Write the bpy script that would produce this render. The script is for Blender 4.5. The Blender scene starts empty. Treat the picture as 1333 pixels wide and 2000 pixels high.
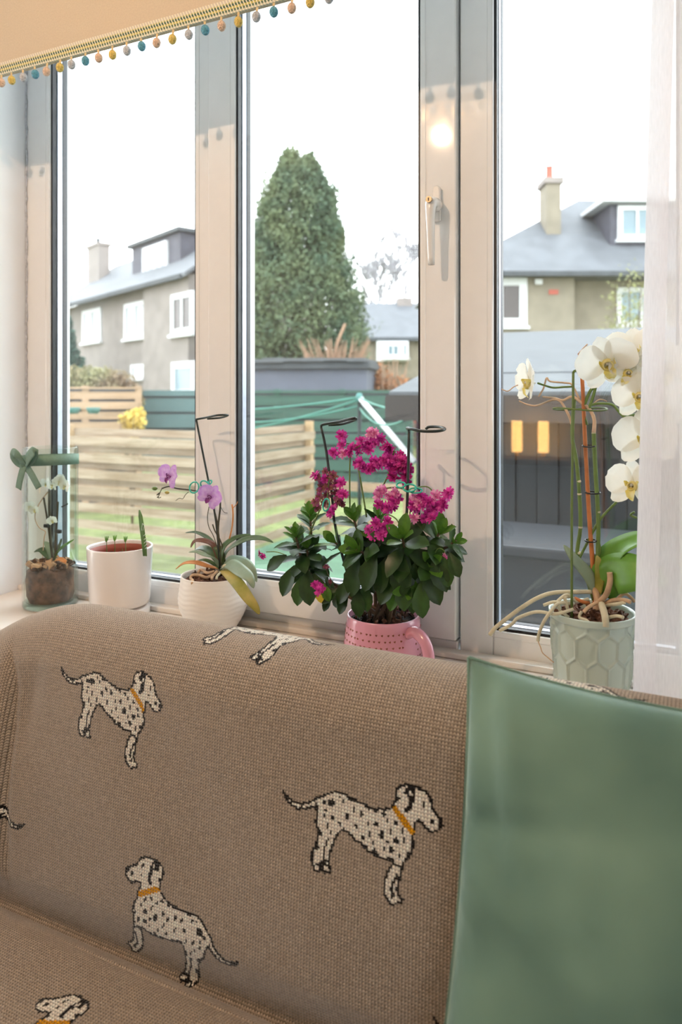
import bpy, bmesh, math, random
import numpy as np
from mathutils import Vector, Matrix
random.seed(7); rng = np.random.default_rng(7)
PI = math.pi
S = bpy.context.scene
C = S.collection

# ------------------------------------------------------------------ camera, sky, exposure
YAW = math.atan2(3006, 1450)                       # window direction seen 64.3 deg left of the axis
FPX = 1450.0
AX = Vector((-math.cos(YAW), math.sin(YAW), 0))    # view axis
RX = Vector((math.sin(YAW), math.cos(YAW), 0))     # picture right
EYE = Vector((0, 0, 1.35))
cam_d = bpy.data.cameras.new('camera'); cam = bpy.data.objects.new('camera', cam_d); C.objects.link(cam)
cam.location = EYE
cam.rotation_euler = (PI/2, 0, PI/2 - YAW)
cam_d.sensor_fit = 'VERTICAL'; cam_d.sensor_height = 36; cam_d.sensor_width = 24
cam_d.lens = FPX/2000*36
cam_d.shift_y = -(1000-770)/2000
cam_d.clip_start = 0.02; cam_d.clip_end = 500
cam_d.dof.use_dof = True; cam_d.dof.focus_distance = 1.36; cam_d.dof.aperture_fstop = 4.0
S.camera = cam

SKY = 5.5
world = bpy.data.worlds.new('overcast_sky'); S.world = world; world.use_nodes = True
nt = world.node_tree; nt.nodes.clear()
wo = nt.nodes.new('ShaderNodeOutputWorld'); wb = nt.nodes.new('ShaderNodeBackground')
tc = nt.nodes.new('ShaderNodeTexCoord'); sx = nt.nodes.new('ShaderNodeSeparateXYZ')
cr = nt.nodes.new('ShaderNodeValToRGB')
cr.color_ramp.elements[0].position = 0.0; cr.color_ramp.elements[0].color = (0.97, 0.985, 1.0, 1)
cr.color_ramp.elements[1].position = 1.0; cr.color_ramp.elements[1].color = (0.88, 0.95, 1.0, 1)
nt.links.new(tc.outputs['Generated'], sx.inputs[0]); nt.links.new(sx.outputs['Z'], cr.inputs[0])
nt.links.new(cr.outputs[0], wb.inputs[0]); wb.inputs[1].default_value = SKY
nt.links.new(wb.outputs[0], wo.inputs[0])

LAMP_POS = Vector((-0.90, -0.03, 2.40))
LAMP_POWER = 33.0
S.view_settings.view_transform = 'Standard'; S.view_settings.look = 'None'
S.view_settings.exposure = 0.15; S.view_settings.gamma = 1.0
S.view_settings.use_curve_mapping = False

def ray(px, py):
    return AX + RX*((px-666)/FPX) + Vector((0, 0, -(py-770)/FPX))
def P(px, py, y):                                   # the point of the plane y = const seen at a photo position
    d = ray(px, py); return EYE + d*(y/d.y)
def PD(px, py, D): return EYE + ray(px, py)*D

# ------------------------------------------------------------------ materials
def lin(h):
    if isinstance(h, str):
        h = h.lstrip('#'); c = [int(h[i:i+2], 16)/255 for i in (0, 2, 4)]
    else: c = [x/255 for x in h]
    return tuple(x/12.92 if x <= .04045 else ((x+.055)/1.055)**2.4 for x in c)
def mat(name, col, rough=.6, var=0, scale=20, col2=None, bump=0, bscale=None, spec=.5, metal=0, sheen=0, emis=None, estr=0, trans=0, coat=0, stretch=None, detail=4):
    m = bpy.data.materials.new(name); m.use_nodes = True
    n = m.node_tree.nodes; l = m.node_tree.links; b = n['Principled BSDF']
    c = col if isinstance(col, tuple) and max(col) <= 1 and not isinstance(col[0], int) else lin(col)
    b.inputs['Base Color'].default_value = (*c, 1)
    b.inputs['Roughness'].default_value = rough; b.inputs['Metallic'].default_value = metal
    b.inputs['Specular IOR Level'].default_value = spec
    b.inputs['Sheen Weight'].default_value = sheen; b.inputs['Coat Weight'].default_value = coat
    if emis: b.inputs['Emission Color'].default_value = (*lin(emis), 1); b.inputs['Emission Strength'].default_value = estr
    if var or col2 or bump:
        t = n.new('ShaderNodeTexCoord'); mp = n.new('ShaderNodeMapping'); nz = n.new('ShaderNodeTexNoise')
        nz.inputs['Scale'].default_value = scale; nz.inputs['Detail'].default_value = detail
        if stretch: mp.inputs['Scale'].default_value = stretch
        l.new(t.outputs['Object'], mp.inputs[0]); l.new(mp.outputs[0], nz.inputs[0])
        c2 = lin(col2) if col2 else tuple(min(1, x*(1-var)) for x in c)
        cb = c if col2 else tuple(min(1, x*(1+var)) for x in c)
        rp = n.new('ShaderNodeValToRGB')
        rp.color_ramp.elements[0].position = .35; rp.color_ramp.elements[1].position = .65
        rp.color_ramp.elements[0].color = (*c2, 1); rp.color_ramp.elements[1].color = (*cb, 1)
        l.new(nz.outputs['Fac'], rp.inputs[0]); l.new(rp.outputs[0], b.inputs['Base Color'])
        if bump:
            bp = n.new('ShaderNodeBump'); bp.inputs['Strength'].default_value = bump; bp.inputs['Distance'].default_value = .01
            nb = n.new('ShaderNodeTexNoise'); nb.inputs['Scale'].default_value = bscale or scale; nb.inputs['Detail'].default_value = 3
            l.new(mp.outputs[0], nb.inputs[0]); l.new(nb.outputs['Fac'], bp.inputs['Height']); l.new(bp.outputs[0], b.inputs['Normal'])
    if trans:                                        # light passing through petals and thin leaves
        o = n['Material Output']; tr = n.new('ShaderNodeBsdfTranslucent'); mx = n.new('ShaderNodeMixShader')
        mx.inputs[0].default_value = trans
        src = b.inputs['Base Color'].links
        if src: l.new(src[0].from_socket, tr.inputs[0])
        else: tr.inputs[0].default_value = (*c, 1)
        l.new(b.outputs[0], mx.inputs[1]); l.new(tr.outputs[0], mx.inputs[2]); l.new(mx.outputs[0], o.inputs[0])
    return m
def glass_mat(name, tint, ior=1.5, dirt=0.0):
    m = bpy.data.materials.new(name); m.use_nodes = True; n = m.node_tree.nodes; l = m.node_tree.links; n.clear()
    o = n.new('ShaderNodeOutputMaterial'); tr = n.new('ShaderNodeBsdfTransparent'); gl = n.new('ShaderNodeBsdfGlossy')
    tr.inputs[0].default_value = (*tint, 1); gl.inputs['Roughness'].default_value = .005
    ge = n.new('ShaderNodeNewGeometry'); im = n.new('ShaderNodeMapRange'); im.inputs['To Min'].default_value = ior; im.inputs['To Max'].default_value = 1/ior
    fr = n.new('ShaderNodeFresnel'); l.new(ge.outputs['Backfacing'], im.inputs[0]); l.new(im.outputs[0], fr.inputs[0]); mx = n.new('ShaderNodeMixShader')
    l.new(fr.outputs[0], mx.inputs[0]); l.new(tr.outputs[0], mx.inputs[1]); l.new(gl.outputs[0], mx.inputs[2])
    last = mx
    if dirt:
        df = n.new('ShaderNodeBsdfDiffuse'); df.inputs[0].default_value = (.8, .82, .85, 1)
        t = n.new('ShaderNodeTexCoord'); vz = n.new('ShaderNodeTexVoronoi'); vz.inputs['Scale'].default_value = 38
        rp = n.new('ShaderNodeValToRGB'); rp.color_ramp.elements[0].color = (dirt*6, dirt*6, dirt*6, 1); rp.color_ramp.elements[1].color = (dirt, dirt, dirt, 1)
        rp.color_ramp.elements[0].position = .03; rp.color_ramp.elements[1].position = .06
        l.new(t.outputs['Object'], vz.inputs[0]); l.new(vz.outputs['Distance'], rp.inputs[0])
        m2 = n.new('ShaderNodeMixShader'); l.new(rp.outputs[0], m2.inputs[0]); l.new(mx.outputs[0], m2.inputs[1]); l.new(df.outputs[0], m2.inputs[2]); last = m2
    l.new(last.outputs[0], o.inputs[0])
    return m
def sheer_mat(name, col, opening):
    m = bpy.data.materials.new(name); m.use_nodes = True; n = m.node_tree.nodes; l = m.node_tree.links; n.clear()
    o = n.new('ShaderNodeOutputMaterial'); tr = n.new('ShaderNodeBsdfTransparent'); df = n.new('ShaderNodeBsdfDiffuse'); tl = n.new('ShaderNodeBsdfTranslucent')
    df.inputs[0].default_value = tl.inputs[0].default_value = (*col, 1)
    a = n.new('ShaderNodeMixShader'); a.inputs[0].default_value = .7; l.new(df.outputs[0], a.inputs[1]); l.new(tl.outputs[0], a.inputs[2])
    t = n.new('ShaderNodeTexCoord'); mp = n.new('ShaderNodeMapping'); mp.inputs['Scale'].default_value = (900, 900, 60)
    nz = n.new('ShaderNodeTexNoise'); nz.inputs['Scale'].default_value = 1
    mr = n.new('ShaderNodeMapRange'); mr.inputs['To Min'].default_value = 1-opening-.12; mr.inputs['To Max'].default_value = 1-opening+.12
    l.new(t.outputs['Object'], mp.inputs[0]); l.new(mp.outputs[0], nz.inputs[0]); l.new(nz.outputs['Fac'], mr.inputs[0])
    b = n.new('ShaderNodeMixShader'); l.new(mr.outputs[0], b.inputs[0]); l.new(tr.outputs[0], b.inputs[1]); l.new(a.outputs[0], b.inputs[2]); l.new(b.outputs[0], o.inputs[0])
    return m

M = {}
M['wall'] = mat('painted_plaster', (240, 242, 246), .8, .02, 6, bump=.05, bscale=60)
M['warm_wall'] = mat('cream_plaster', (224, 230, 238), .8, .02, 6)
M['ceiling'] = mat('ceiling_paint', (238, 236, 232), .9, .01, 8)
M['floor'] = mat('grey_carpet', (150, 146, 144), .5, .15, 6, stretch=(1, 8, 1))
M['upvc'] = mat('white_upvc', (236, 236, 236), .05, .01, 30)
M['gasket'] = mat('black_rubber', (16, 18, 24), .45, .1, 40)
M['spacer'] = mat('brushed_aluminium', (196, 204, 220), .3, .05, 60, metal=.3)
M['caulk'] = mat('cracked_caulk', (190, 192, 200), .8, .2, 120)
M['sill'] = mat('gloss_white_sill', (236, 233, 228), .3, .03, 5, col2=(228, 216, 204))
M['glass'] = glass_mat('window_glass', (.975, .985, .985), 1.5, .004)
M['vase_glass'] = glass_mat('vase_glass', (.945, .985, .97), 1.45)
M['metal'] = mat('white_lacquer', (226, 224, 222), .2, .01, 30, coat=.3)
M['brass'] = mat('brass_lock', (170, 150, 124), .35, .1, 80, metal=.7)
M['black'] = mat('black_plastic', (14, 15, 16), .4, .1, 60)
M['soil'] = mat('dark_compost', (44, 30, 24), .95, 0, 90, col2=(22, 15, 12), bump=1, bscale=120)
M['bark'] = mat('bark_chips', (120, 82, 62), .9, 0, 60, col2=(62, 40, 32), bump=.6, bscale=90)
M['barkpale'] = mat('pale_bark', (206, 160, 122), .85, .2, 70)

# ------------------------------------------------------------------ mesh helpers
class MB:
    def __init__(s): s.v = []; s.f = []
    def add(s, vs, fs):
        o = len(s.v); s.v += [tuple(v) for v in vs]; s.f += [tuple(i+o for i in f) for f in fs]; return s
    def box(s, x0, x1, y0, y1, z0, z1, fn=None):
        vs = [(x, y, z) for z in (z0, z1) for y in (y0, y1) for x in (x0, x1)]
        if fn: vs = [fn(*v) for v in vs]
        return s.add(vs, [(0, 2, 3, 1), (4, 5, 7, 6), (0, 1, 5, 4), (2, 6, 7, 3), (0, 4, 6, 2), (1, 3, 7, 5)])
    def tube(s, pts, r, seg=8, caps=True, flat=1.0):
        pts = [Vector(p) for p in pts]; n = len(pts)
        rs = r if isinstance(r, (list, tuple)) else [r]*n
        ts = [(pts[min(i+1, n-1)]-pts[max(i-1, 0)]).normalized() for i in range(n)]
        u = ts[0].orthogonal().normalized(); vs = []; fs = []
        for i in range(n):
            u = (u - ts[i]*u.dot(ts[i])); u = u.normalized() if u.length > 1e-6 else ts[i].orthogonal().normalized()
            w = ts[i].cross(u)
            for k in range(seg):
                a = 2*PI*k/seg; vs.append(pts[i] + (u*math.cos(a) + w*math.sin(a)*flat)*rs[i])
        for i in range(n-1):
            for k in range(seg):
                k2 = (k+1) % seg; fs.append((i*seg+k, i*seg+k2, (i+1)*seg+k2, (i+1)*seg+k))
        if caps: fs += [tuple(range(seg-1, -1, -1)), tuple((n-1)*seg+k for k in range(seg))]
        return s.add(vs, fs)
    def lathe(s, prof, seg=48, c=(0, 0, 0), closed=False, fn=None):
        vs = []; fs = []; n = len(prof)
        for r, z in prof:
            for k in range(seg):
                a = 2*PI*k/seg; q = fn(r, z, a) if fn else (r, z)
                vs.append((c[0]+q[0]*math.cos(a), c[1]+q[0]*math.sin(a), c[2]+q[1]))
        for i in range(n if closed else n-1):
            j = (i+1) % n
            for k in range(seg):
                k2 = (k+1) % seg; fs.append((i*seg+k, i*seg+k2, j*seg+k2, j*seg+k))
        if not closed:
            fs += [tuple(range(seg-1, -1, -1)), tuple((n-1)*seg+k for k in range(seg))]
        return s.add(vs, fs)
    def ball(s, c, r, seg=12, rings=8, sq=(1, 1, 1)):
        vs = []; fs = []
        for i in range(1, rings):
            t = PI*i/rings
            for k in range(seg):
                a = 2*PI*k/seg; vs.append((c[0]+r*sq[0]*math.sin(t)*math.cos(a), c[1]+r*sq[1]*math.sin(t)*math.sin(a), c[2]+r*sq[2]*math.cos(t)))
        for i in range(rings-2):
            for k in range(seg):
                k2 = (k+1) % seg; fs.append((i*seg+k, (i+1)*seg+k, (i+1)*seg+k2, i*seg+k2))
        t0 = len(vs); vs += [(c[0], c[1], c[2]+r*sq[2]), (c[0], c[1], c[2]-r*sq[2])]
        for k in range(seg):
            k2 = (k+1) % seg; fs.append((t0, k, k2)); fs.append((t0+1, (rings-2)*seg+k2, (rings-2)*seg+k))
        return s.add(vs, fs)
    def ribbon(s, pts, ws, ups, cols=2, fold=0.0):       # a strip of given widths; fold lifts its edges
        pts = [Vector(p) for p in pts]; n = len(pts); vs = []; fs = []
        for i in range(n):
            t = (pts[min(i+1, n-1)]-pts[max(i-1, 0)]).normalized()
            up = Vector(ups[i] if isinstance(ups, list) else ups); side = t.cross(up)
            side = side.normalized() if side.length > 1e-5 else t.orthogonal().normalized()
            nn = side.cross(t).normalized()
            for k in range(cols+1):
                q = 2*k/cols-1; vs.append(pts[i] + side*(q*ws[i]/2) + nn*(fold*ws[i]*abs(q)**1.5))
        w = cols+1
        for i in range(n-1):
            for k in range(cols): fs.append((i*w+k, i*w+k+1, (i+1)*w+k+1, (i+1)*w+k))
        return s.add(vs, fs)
    def mesh(s, name, m, smooth=False, recalc=True):
        me = bpy.data.meshes.new(name); me.from_pydata(s.v, [], s.f)
        if recalc:
            b = bmesh.new(); b.from_mesh(me); bmesh.ops.recalc_face_normals(b, faces=b.faces); b.to_mesh(me); b.free()
        if m: me.materials.append(m)
        if smooth: me.polygons.foreach_set('use_smooth', [True]*len(me.polygons))
        me.update(); return me
    def build(s, name, m, parent=None, smooth=False, bevel=0, recalc=True, sub=0, thick=0):
        o = bpy.data.objects.new(name, s.mesh(name, m, smooth, recalc)); C.objects.link(o)
        attach(o, parent)
        if thick: md = o.modifiers.new('thickness', 'SOLIDIFY'); md.thickness = thick; md.offset = 0
        if bevel: md = o.modifiers.new('bevel', 'BEVEL'); md.width = bevel; md.segments = 2; md.limit_method = 'ANGLE'
        if sub: md = o.modifiers.new('smooth', 'SUBSURF'); md.levels = md.render_levels = sub
        return o
def attach(o, parent):            # parents stand unrotated: the child keeps its place in the world
    if parent:
        o.parent = parent; o.matrix_parent_inverse = parent.matrix_basis.inverted()
def thing(name, label, cat, loc=(0, 0, 0), group=None, kind=None):
    o = bpy.data.objects.new(name, None); C.objects.link(o); o.location = loc; o.empty_display_size = .05
    return tag(o, label, cat, group, kind)
def tag(o, label=None, cat=None, group=None, kind=None):
    if label: o['label'] = label
    if cat: o['category'] = cat
    if group: o['group'] = group
    if kind: o['kind'] = kind
    return o
def inst(mesh, name, parent, mtx):
    o = bpy.data.objects.new(name, mesh); C.objects.link(o); attach(o, parent); o.matrix_basis = mtx; return o
def smooth_path(pts, n=4):
    pts = [Vector(p) for p in pts]; out = []
    for i in range(len(pts)-1):
        p0, p1, p2, p3 = pts[max(i-1, 0)], pts[i], pts[i+1], pts[min(i+2, len(pts)-1)]
        for k in range(n):
            t = k/n; out.append(.5*((2*p1)+(p2-p0)*t+(2*p0-5*p1+4*p2-p3)*t*t+(3*p1-p0-3*p2+p3)*t**3))
    out.append(pts[-1]); return out
def frame_mtx(loc, ydir, zhint, s=1, sx=1):
    y = Vector(ydir).normalized(); x = y.cross(Vector(zhint))
    x = x.normalized() if x.length > 1e-5 else y.orthogonal().normalized(); z = x.cross(y)
    m = Matrix(((x.x*s*sx, y.x*s, z.x*s, loc[0]), (x.y*s*sx, y.y*s, z.y*s, loc[1]), (x.z*s*sx, y.z*s, z.z*s, loc[2]), (0, 0, 0, 1)))
    return m

# ================================================================== ROOM
FY = 1.38; SILL = 0.85
XL, XR = -1.573, 0.06
def struct(o): o['kind'] = 'structure'; return o
w = MB(); w.box(-2.6, XL, 1.135, 1.50, 0, 2.5); w.box(XR, 2.6, 1.135, 1.50, 0, 2.5); w.box(XL, XR, 1.135, 1.50, 0, .815); w.box(XL, XR, 1.135, 1.50, 2.43, 2.5)
struct(w.build('wall_front', M['wall']))
LW = (.34, 1.05, .55, 2.3)                           # unseen side window, added to bring daylight onto seat and cushion
w = MB(); w.box(-2.7, -2.6, -2.7, LW[0], 0, 2.5); w.box(-2.7, -2.6, LW[1], 1.50, 0, 2.5); w.box(-2.7, -2.6, LW[0], LW[1], 0, LW[2]); w.box(-2.7, -2.6, LW[0], LW[1], LW[3], 2.5)
struct(w.build('wall_left', M['warm_wall']))
w5 = thing('added_window_5', 'narrow unseen window added in the left wall for side daylight', None, (-2.65, .7, .55), kind='structure')
for (a, b, c, d) in ((LW[0], LW[0]+.05, LW[2], LW[3]), (LW[1]-.05, LW[1], LW[2], LW[3]), (LW[0]+.05, LW[1]-.05, LW[2], LW[2]+.05), (LW[0]+.05, LW[1]-.05, LW[3]-.05, LW[3])):
    MB().box(-2.68, -2.61, a, b, c, d).build('frame_bar', M['upvc'], w5, bevel=.003)
MB().box(-2.65, -2.645, LW[0]+.04, LW[1]-.04, LW[2]+.04, LW[3]-.04).build('pane', M['glass'], w5)
struct(MB().box(2.6, 2.7, -2.7, 1.50, 0, 2.5).build('wall_right', M['warm_wall']))
BW = (.9, 2.4, .5, 2.2)                          # unseen window added behind the camera as cool fill daylight
w = MB(); w.box(-2.7, BW[0], -2.8, -2.7, 0, 2.5); w.box(BW[1], 2.7, -2.8, -2.7, 0, 2.5); w.box(BW[0], BW[1], -2.8, -2.7, 0, BW[2]); w.box(BW[0], BW[1], -2.8, -2.7, BW[3], 2.5)
struct(w.build('wall_back', M['warm_wall']))
w4 = thing('added_window_4', 'wide unseen window added behind the camera for fill daylight', None, (1.3, -2.75, .25), kind='structure')
for (a, b, c, d) in ((BW[0], BW[0]+.06, BW[2], BW[3]), (BW[1]-.06, BW[1], BW[2], BW[3]), (BW[0]+.06, BW[1]-.06, BW[2], BW[2]+.06), (BW[0]+.06, BW[1]-.06, BW[3]-.06, BW[3]), (1.27, 1.33, BW[2]+.06, BW[3]-.06)):
    MB().box(a, b, -2.79, -2.72, c, d).build('frame_bar', M['upvc'], w4, bevel=.003)
MB().box(BW[0]+.05, BW[1]-.05, -2.76, -2.755, BW[2]+.05, BW[3]-.05).build('pane', M['glass'], w4)
struct(MB().box(-2.7, 2.7, -2.8, 1.50, 2.5, 2.6).build('ceiling', M['ceiling']))
struct(MB().box(-2.7, 2.7, -2.8, 1.50, -.1, 0).build('floor', M['floor']))
sl = struct(MB().box(XL, XR, 1.11, FY+.005, .815, SILL).build('trim_1', M['sill'], bevel=.004)); sl['label'] = 'glossy white window sill carrying the row of plant pots'
st = MB(); st.box(XL, XR, 1.352, FY, SILL, SILL+.012); struct(st.build('trim_2', M['sill'], bevel=.003))
ck = MB()
zz = SILL+.01; pts = []
while zz < 2.42:
    pts.append((XL+.003+random.uniform(-.002, .002), FY-.002, zz)); zz += .012
ck.tube(pts, [random.uniform(.0015, .0035) for _ in pts], 5); struct(ck.build('trim_3', M['caulk']))

# ---- the three lights of the window
def light(name, label, bars, opening, yf):
    t = thing(name, None, None, (opening[0], FY, opening[2])); t['kind'] = 'structure'; t['label'] = label
    x0, x1, z0, z1 = opening
    for nm, (a, b, c, d, y0) in bars:
        MB().box(a, b, y0, FY+.07, c, d).build(nm, M['upvc'], t, bevel=.003)
    def ring(y0, y1, wd, a, b, c, d):
        m = MB(); m.box(a, a+wd, y0, y1, c, d); m.box(b-wd, b, y0, y1, c, d); m.box(a+wd, b-wd, y0, y1, c, c+wd); m.box(a+wd, b-wd, y0, y1, d-wd, d); return m
    bd = MB()                                          # sloping glazing bead
    for (p, q) in (((x0, z0), (x0, z1)), ((x0, z0), (x1, z0)), ((x1, z0), (x1, z1))):
        if p[0] == q[0]:
            s = -1 if p[0] == x0 else 1
            bd.add([(p[0]+s*.012, yf-.001, z0-.01), (p[0]+s*.012, yf-.001, z1), (p[0], yf+.010, z1), (p[0], yf+.010, z0), (p[0]+s*.012, yf+.03, z0-.01), (p[0]+s*.012, yf+.03, z1), (p[0], yf+.03, z1), (p[0], yf+.03, z0)],
                   [(0, 1, 2, 3), (4, 7, 6, 5), (0, 4, 5, 1), (3, 2, 6, 7), (0, 3, 7, 4), (1, 5, 6, 2)])
        else:
            bd.add([(x0-.012, yf-.001, z0-.012), (x1+.012, yf-.001, z0-.012), (x1, yf+.010, z0), (x0, yf+.010, z0), (x0-.012, yf+.03, z0-.012), (x1+.012, yf+.03, z0-.012), (x1, yf+.03, z0), (x0, yf+.03, z0)],
                   [(0, 1, 2, 3), (4, 7, 6, 5), (0, 4, 5, 1), (3, 2, 6, 7), (0, 3, 7, 4), (1, 5, 6, 2)])
    bd.build('glazing_bead', M['upvc'], t)
    g = ring(yf+.006, yf+.018, .005, x0, x1, z0, z1)
    r2 = ring(yf+.040, yf+.054, .006, x0, x1, z0, z1); g.add(r2.v, r2.f)
    g.build('gasket', M['gasket'], t)
    ring(yf+.0225, yf+.0378, .0055, x0, x1, z0, z1).build('spacer_bar', M['spacer'], t)
    for y0 in (yf+.018, yf+.038):
        MB().box(x0+.001, x1-.001, y0, y0+.004, z0+.001, z1-.001).build('pane', M['glass'], t)
    return t
ZT = 2.36
light('window_1', 'left fixed window light behind the glass vase',
      [('frame_bar', (XL+.001, -1.491, SILL, ZT+.07, FY)), ('frame_bar', (-1.491, -1.0355, SILL, .914, FY)), ('frame_bar', (-1.491, -1.0355, ZT, ZT+.07, FY)), ('frame_bar', (-1.0355, -.995, SILL, ZT+.07, FY))],
      (-1.491, -1.0355, .914, ZT), FY)
SY = FY-.014
w2 = light('window_2', 'middle opening window casement with the white handle',
      [('frame_bar', (-.995, -.416, SILL, .876, FY)), ('frame_bar', (-.995, -.416, ZT+.045, ZT+.07, FY)),
       ('sash_bar', (-.990, -.918, .880, ZT+.04, SY)), ('sash_bar', (-.489, -.4165, .880, ZT+.04, SY)), ('sash_bar', (-.918, -.489, .880, .951, SY)), ('sash_bar', (-.918, -.489, ZT-.02, ZT+.04, SY))],
      (-.918, -.489, .951, ZT-.02), SY)
light('window_3', 'right fixed window light behind the white orchid',
      [('frame_bar', (-.4125, -.348, SILL, ZT+.07, FY)), ('frame_bar', (-.348, -.03, SILL, .906, FY)), ('frame_bar', (-.348, -.03, ZT, ZT+.07, FY)), ('frame_bar', (-.03, XR-.001, SILL, ZT+.07, FY))],
      (-.348, -.03, .906, ZT), FY)
# handle on the right stile of the casement
hx = P(855, 400, SY).x; hz = P(855, 400, SY).z
hm = MB()
prof = [(-.0085, -.034), (.0085, -.034), (.0085, .026), (.006, .033), (0, .036), (-.006, .033), (-.0085, .026)]
hm.add([(hx+x, SY, hz+z) for x, z in prof]+[(hx+x, SY-.011, hz+z) for x, z in prof], [tuple(range(7)), tuple(range(13, 6, -1))]+[(i, (i+1) % 7, (i+1) % 7+7, i+7) for i in range(7)])
handle = hm.build('handle', M['metal'], w2, bevel=.003); handle['label'] = 'white espagnolette handle on the casement stile'
lv = MB(); lv.tube(smooth_path([(hx, SY-.009, hz-.004), (hx, SY-.028, hz-.004), (hx, SY-.040, hz-.012), (hx, SY-.042, hz-.05), (hx+.001, SY-.040, hz-.122)]), [.013]*5+[.013, .0125, .0115, .0105, .0095, .009, .0085, .008, .0075, .007, .0065, .006], 12)
lv.build('lever', M['metal'], handle, smooth=True)
kb = MB(); kb.tube([(hx, SY-.040, hz-.002), (hx, SY-.054, hz-.002)], .0058, 16); kb.build('lock_barrel', M['brass'], handle)
kh = MB(); kh.box(hx-.001, hx+.001, SY-.0546, SY-.054, hz-.005, hz+.001); kh.build('keyhole', M['black'], handle)

# ---- ceiling light (its warm light and the shadow of the blind on the frames)
cl = thing('ceiling_light', 'warm ceiling light fitting with three glass shades, above the room', 'ceiling light', (LAMP_POS.x, LAMP_POS.y, 2.5))
MB().lathe([(.001, 0), (.06, 0), (.06, -.018), (.02, -.03), (.012, -.03), (.012, -.075), (.001, -.075)], 24, (LAMP_POS.x, LAMP_POS.y, 2.5)).build('canopy', M['brass'], cl, smooth=True)
M['bulb'] = mat('lit_bulb', (255, 225, 190), .4, emis=(255, 205, 150), estr=14)
M['shade_glass'] = glass_mat('shade_glass', (.98, .96, .92), 1.45)
for k in range(3):
    a = 2*PI*k/3+.4; q = Vector((LAMP_POS.x+.075*math.cos(a), LAMP_POS.y+.075*math.sin(a), 2.445))
    MB().tube(smooth_path([(LAMP_POS.x, LAMP_POS.y, 2.465), (LAMP_POS.x+.05*math.cos(a), LAMP_POS.y+.05*math.sin(a), 2.47), (q.x, q.y, 2.455)]), .005, 8).build('arm', M['brass'], cl, smooth=True)
    MB().ball((q.x, q.y, q.z-.02), .016, 12, 8, (1, 1, 1.4)).build('bulb', M['bulb'], cl, smooth=True)
    sh = MB(); sh.lathe([(.012, .0), (.03, -.012), (.036, -.05), (.04, -.085), (.038, -.085), (.034, -.05), (.028, -.014), (.010, -.003)], 20, (q.x, q.y, q.z+.012), closed=True); sh.build('shade', M['shade_glass'], cl, smooth=True)
ld = bpy.data.lights.new('ceiling_light_glow', 'POINT'); ld.energy = LAMP_POWER; ld.color = (1.0, .68, .44); ld.shadow_soft_size = .015
lo = bpy.data.objects.new('ceiling_light_glow', ld); C.objects.link(lo); lo.location = (LAMP_POS.x, LAMP_POS.y, 2.352)
# ---- two glowing lamps behind the camera, mirrored in the right pane
M['walnut'] = mat('walnut', (96, 62, 40), .45, .2, 8, stretch=(1, 10, 10))
ct = thing('console_table', 'dark wooden console table against the back wall behind the camera', 'table', (-1.1, -2.5, 0))
MB().box(-1.7, -.5, -2.68, -2.36, .86, .90).build('tabletop', M['walnut'], ct, bevel=.004)
for x in (-1.66, -.56):
    for y in (-2.65, -2.41): MB().box(x, x+.04, y, y+.04, 0, .86).build('leg', M['walnut'], ct, bevel=.003)
M['lampshade'] = mat('lit_lampshade', (255, 214, 170), .6, emis=(255, 190, 110), estr=11)
for k, (x, txt) in enumerate(((-1.17, 'tall glowing tube lamp on the console, left in its mirror image in the pane'), (-.985, 'tall glowing tube lamp on the console, right in its mirror image in the pane'))):
    t = thing('table_lamp', txt, 'lamp', (x, -2.5, .9), 'tube lamps on the console')
    MB().lathe([(.001, 0), (.04, 0), (.04, .012), (.012, .02), (.012, .04), (.001, .04)], 20, (x, -2.5, .9)).build('base', M['brass'], t, smooth=True)
    MB().lathe([(.001, .04), (.034, .04), (.036, .05), (.036, .25), (.034, .26), (.001, .26)], 24, (x, -2.5, .9)).build('shade', M['lampshade'], t, smooth=True)

# ================================================================== OUTSIDE
G = -.45
M['lawn'] = mat('lawn_grass', (108, 116, 68), .9, .25, 3)
M['turf'] = mat('artificial_turf', (76, 108, 84), .9, .15, 5)
M['slat'] = mat('weathered_pine', (158, 142, 122), .75, .15, 5, col2=(128, 108, 86), stretch=(.4, .4, 6))
M['slat2'] = mat('pale_pine', (164, 138, 104), .75, .1, 5, stretch=(.4, .4, 6))
M['tan'] = mat('orange_pine', (160, 134, 108), .75, .15, 3, stretch=(.5, .5, 6))
M['greenboard'] = mat('green_stained_board', (50, 80, 70), .75, .18, 3, stretch=(.4, .4, 6))
M['bluegreen'] = mat('blue_green_panel', (80, 104, 105), .7, .1, 3)
M['greywall'] = mat('blue_grey_render', (92, 96, 108), .8, .08, 2)
M['felt'] = mat('grey_roof_felt', (84, 87, 90), .85, .1, 4, stretch=(1, 4, 1))
M['feltdark'] = mat('dark_roof_edge', (72, 76, 80), .85, .15, 3)
M['rough'] = mat('roughcast', (134, 126, 122), .95, .1, 2.5, bump=.3, bscale=30)
M['roughtan'] = mat('tan_roughcast', (132, 124, 110), .95, .1, 2.5)
M['slate'] = mat('roof_slate', (92, 95, 100), .6, .12, 2)
M['slatedark'] = mat('slate_hanging', (74, 74, 84), .7, .2, 5)
M['white'] = mat('white_paint', (205, 206, 208), .5, .01, 5)
M['panel'] = mat('house_pane', (120, 140, 150), .1, .15, 1)
M['panepale'] = mat('net_curtained_pane', (160, 166, 172), .2, .06, 1)
M['panedark'] = mat('dark_pane', (70, 62, 60), .1, .2, 1)
M['clay'] = mat('clay_pot', (176, 90, 76), .8, .1, 6)
M['conifer'] = mat('conifer_green', (108, 120, 88), .9, 0, 1.4, col2=(72, 94, 76), trans=.15)
M['trunk'] = mat('brown_trunk', (96, 76, 60), .9, .2, 6)
M['twig'] = mat('dry_twig', (156, 126, 104), .9, .15, 8)
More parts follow.
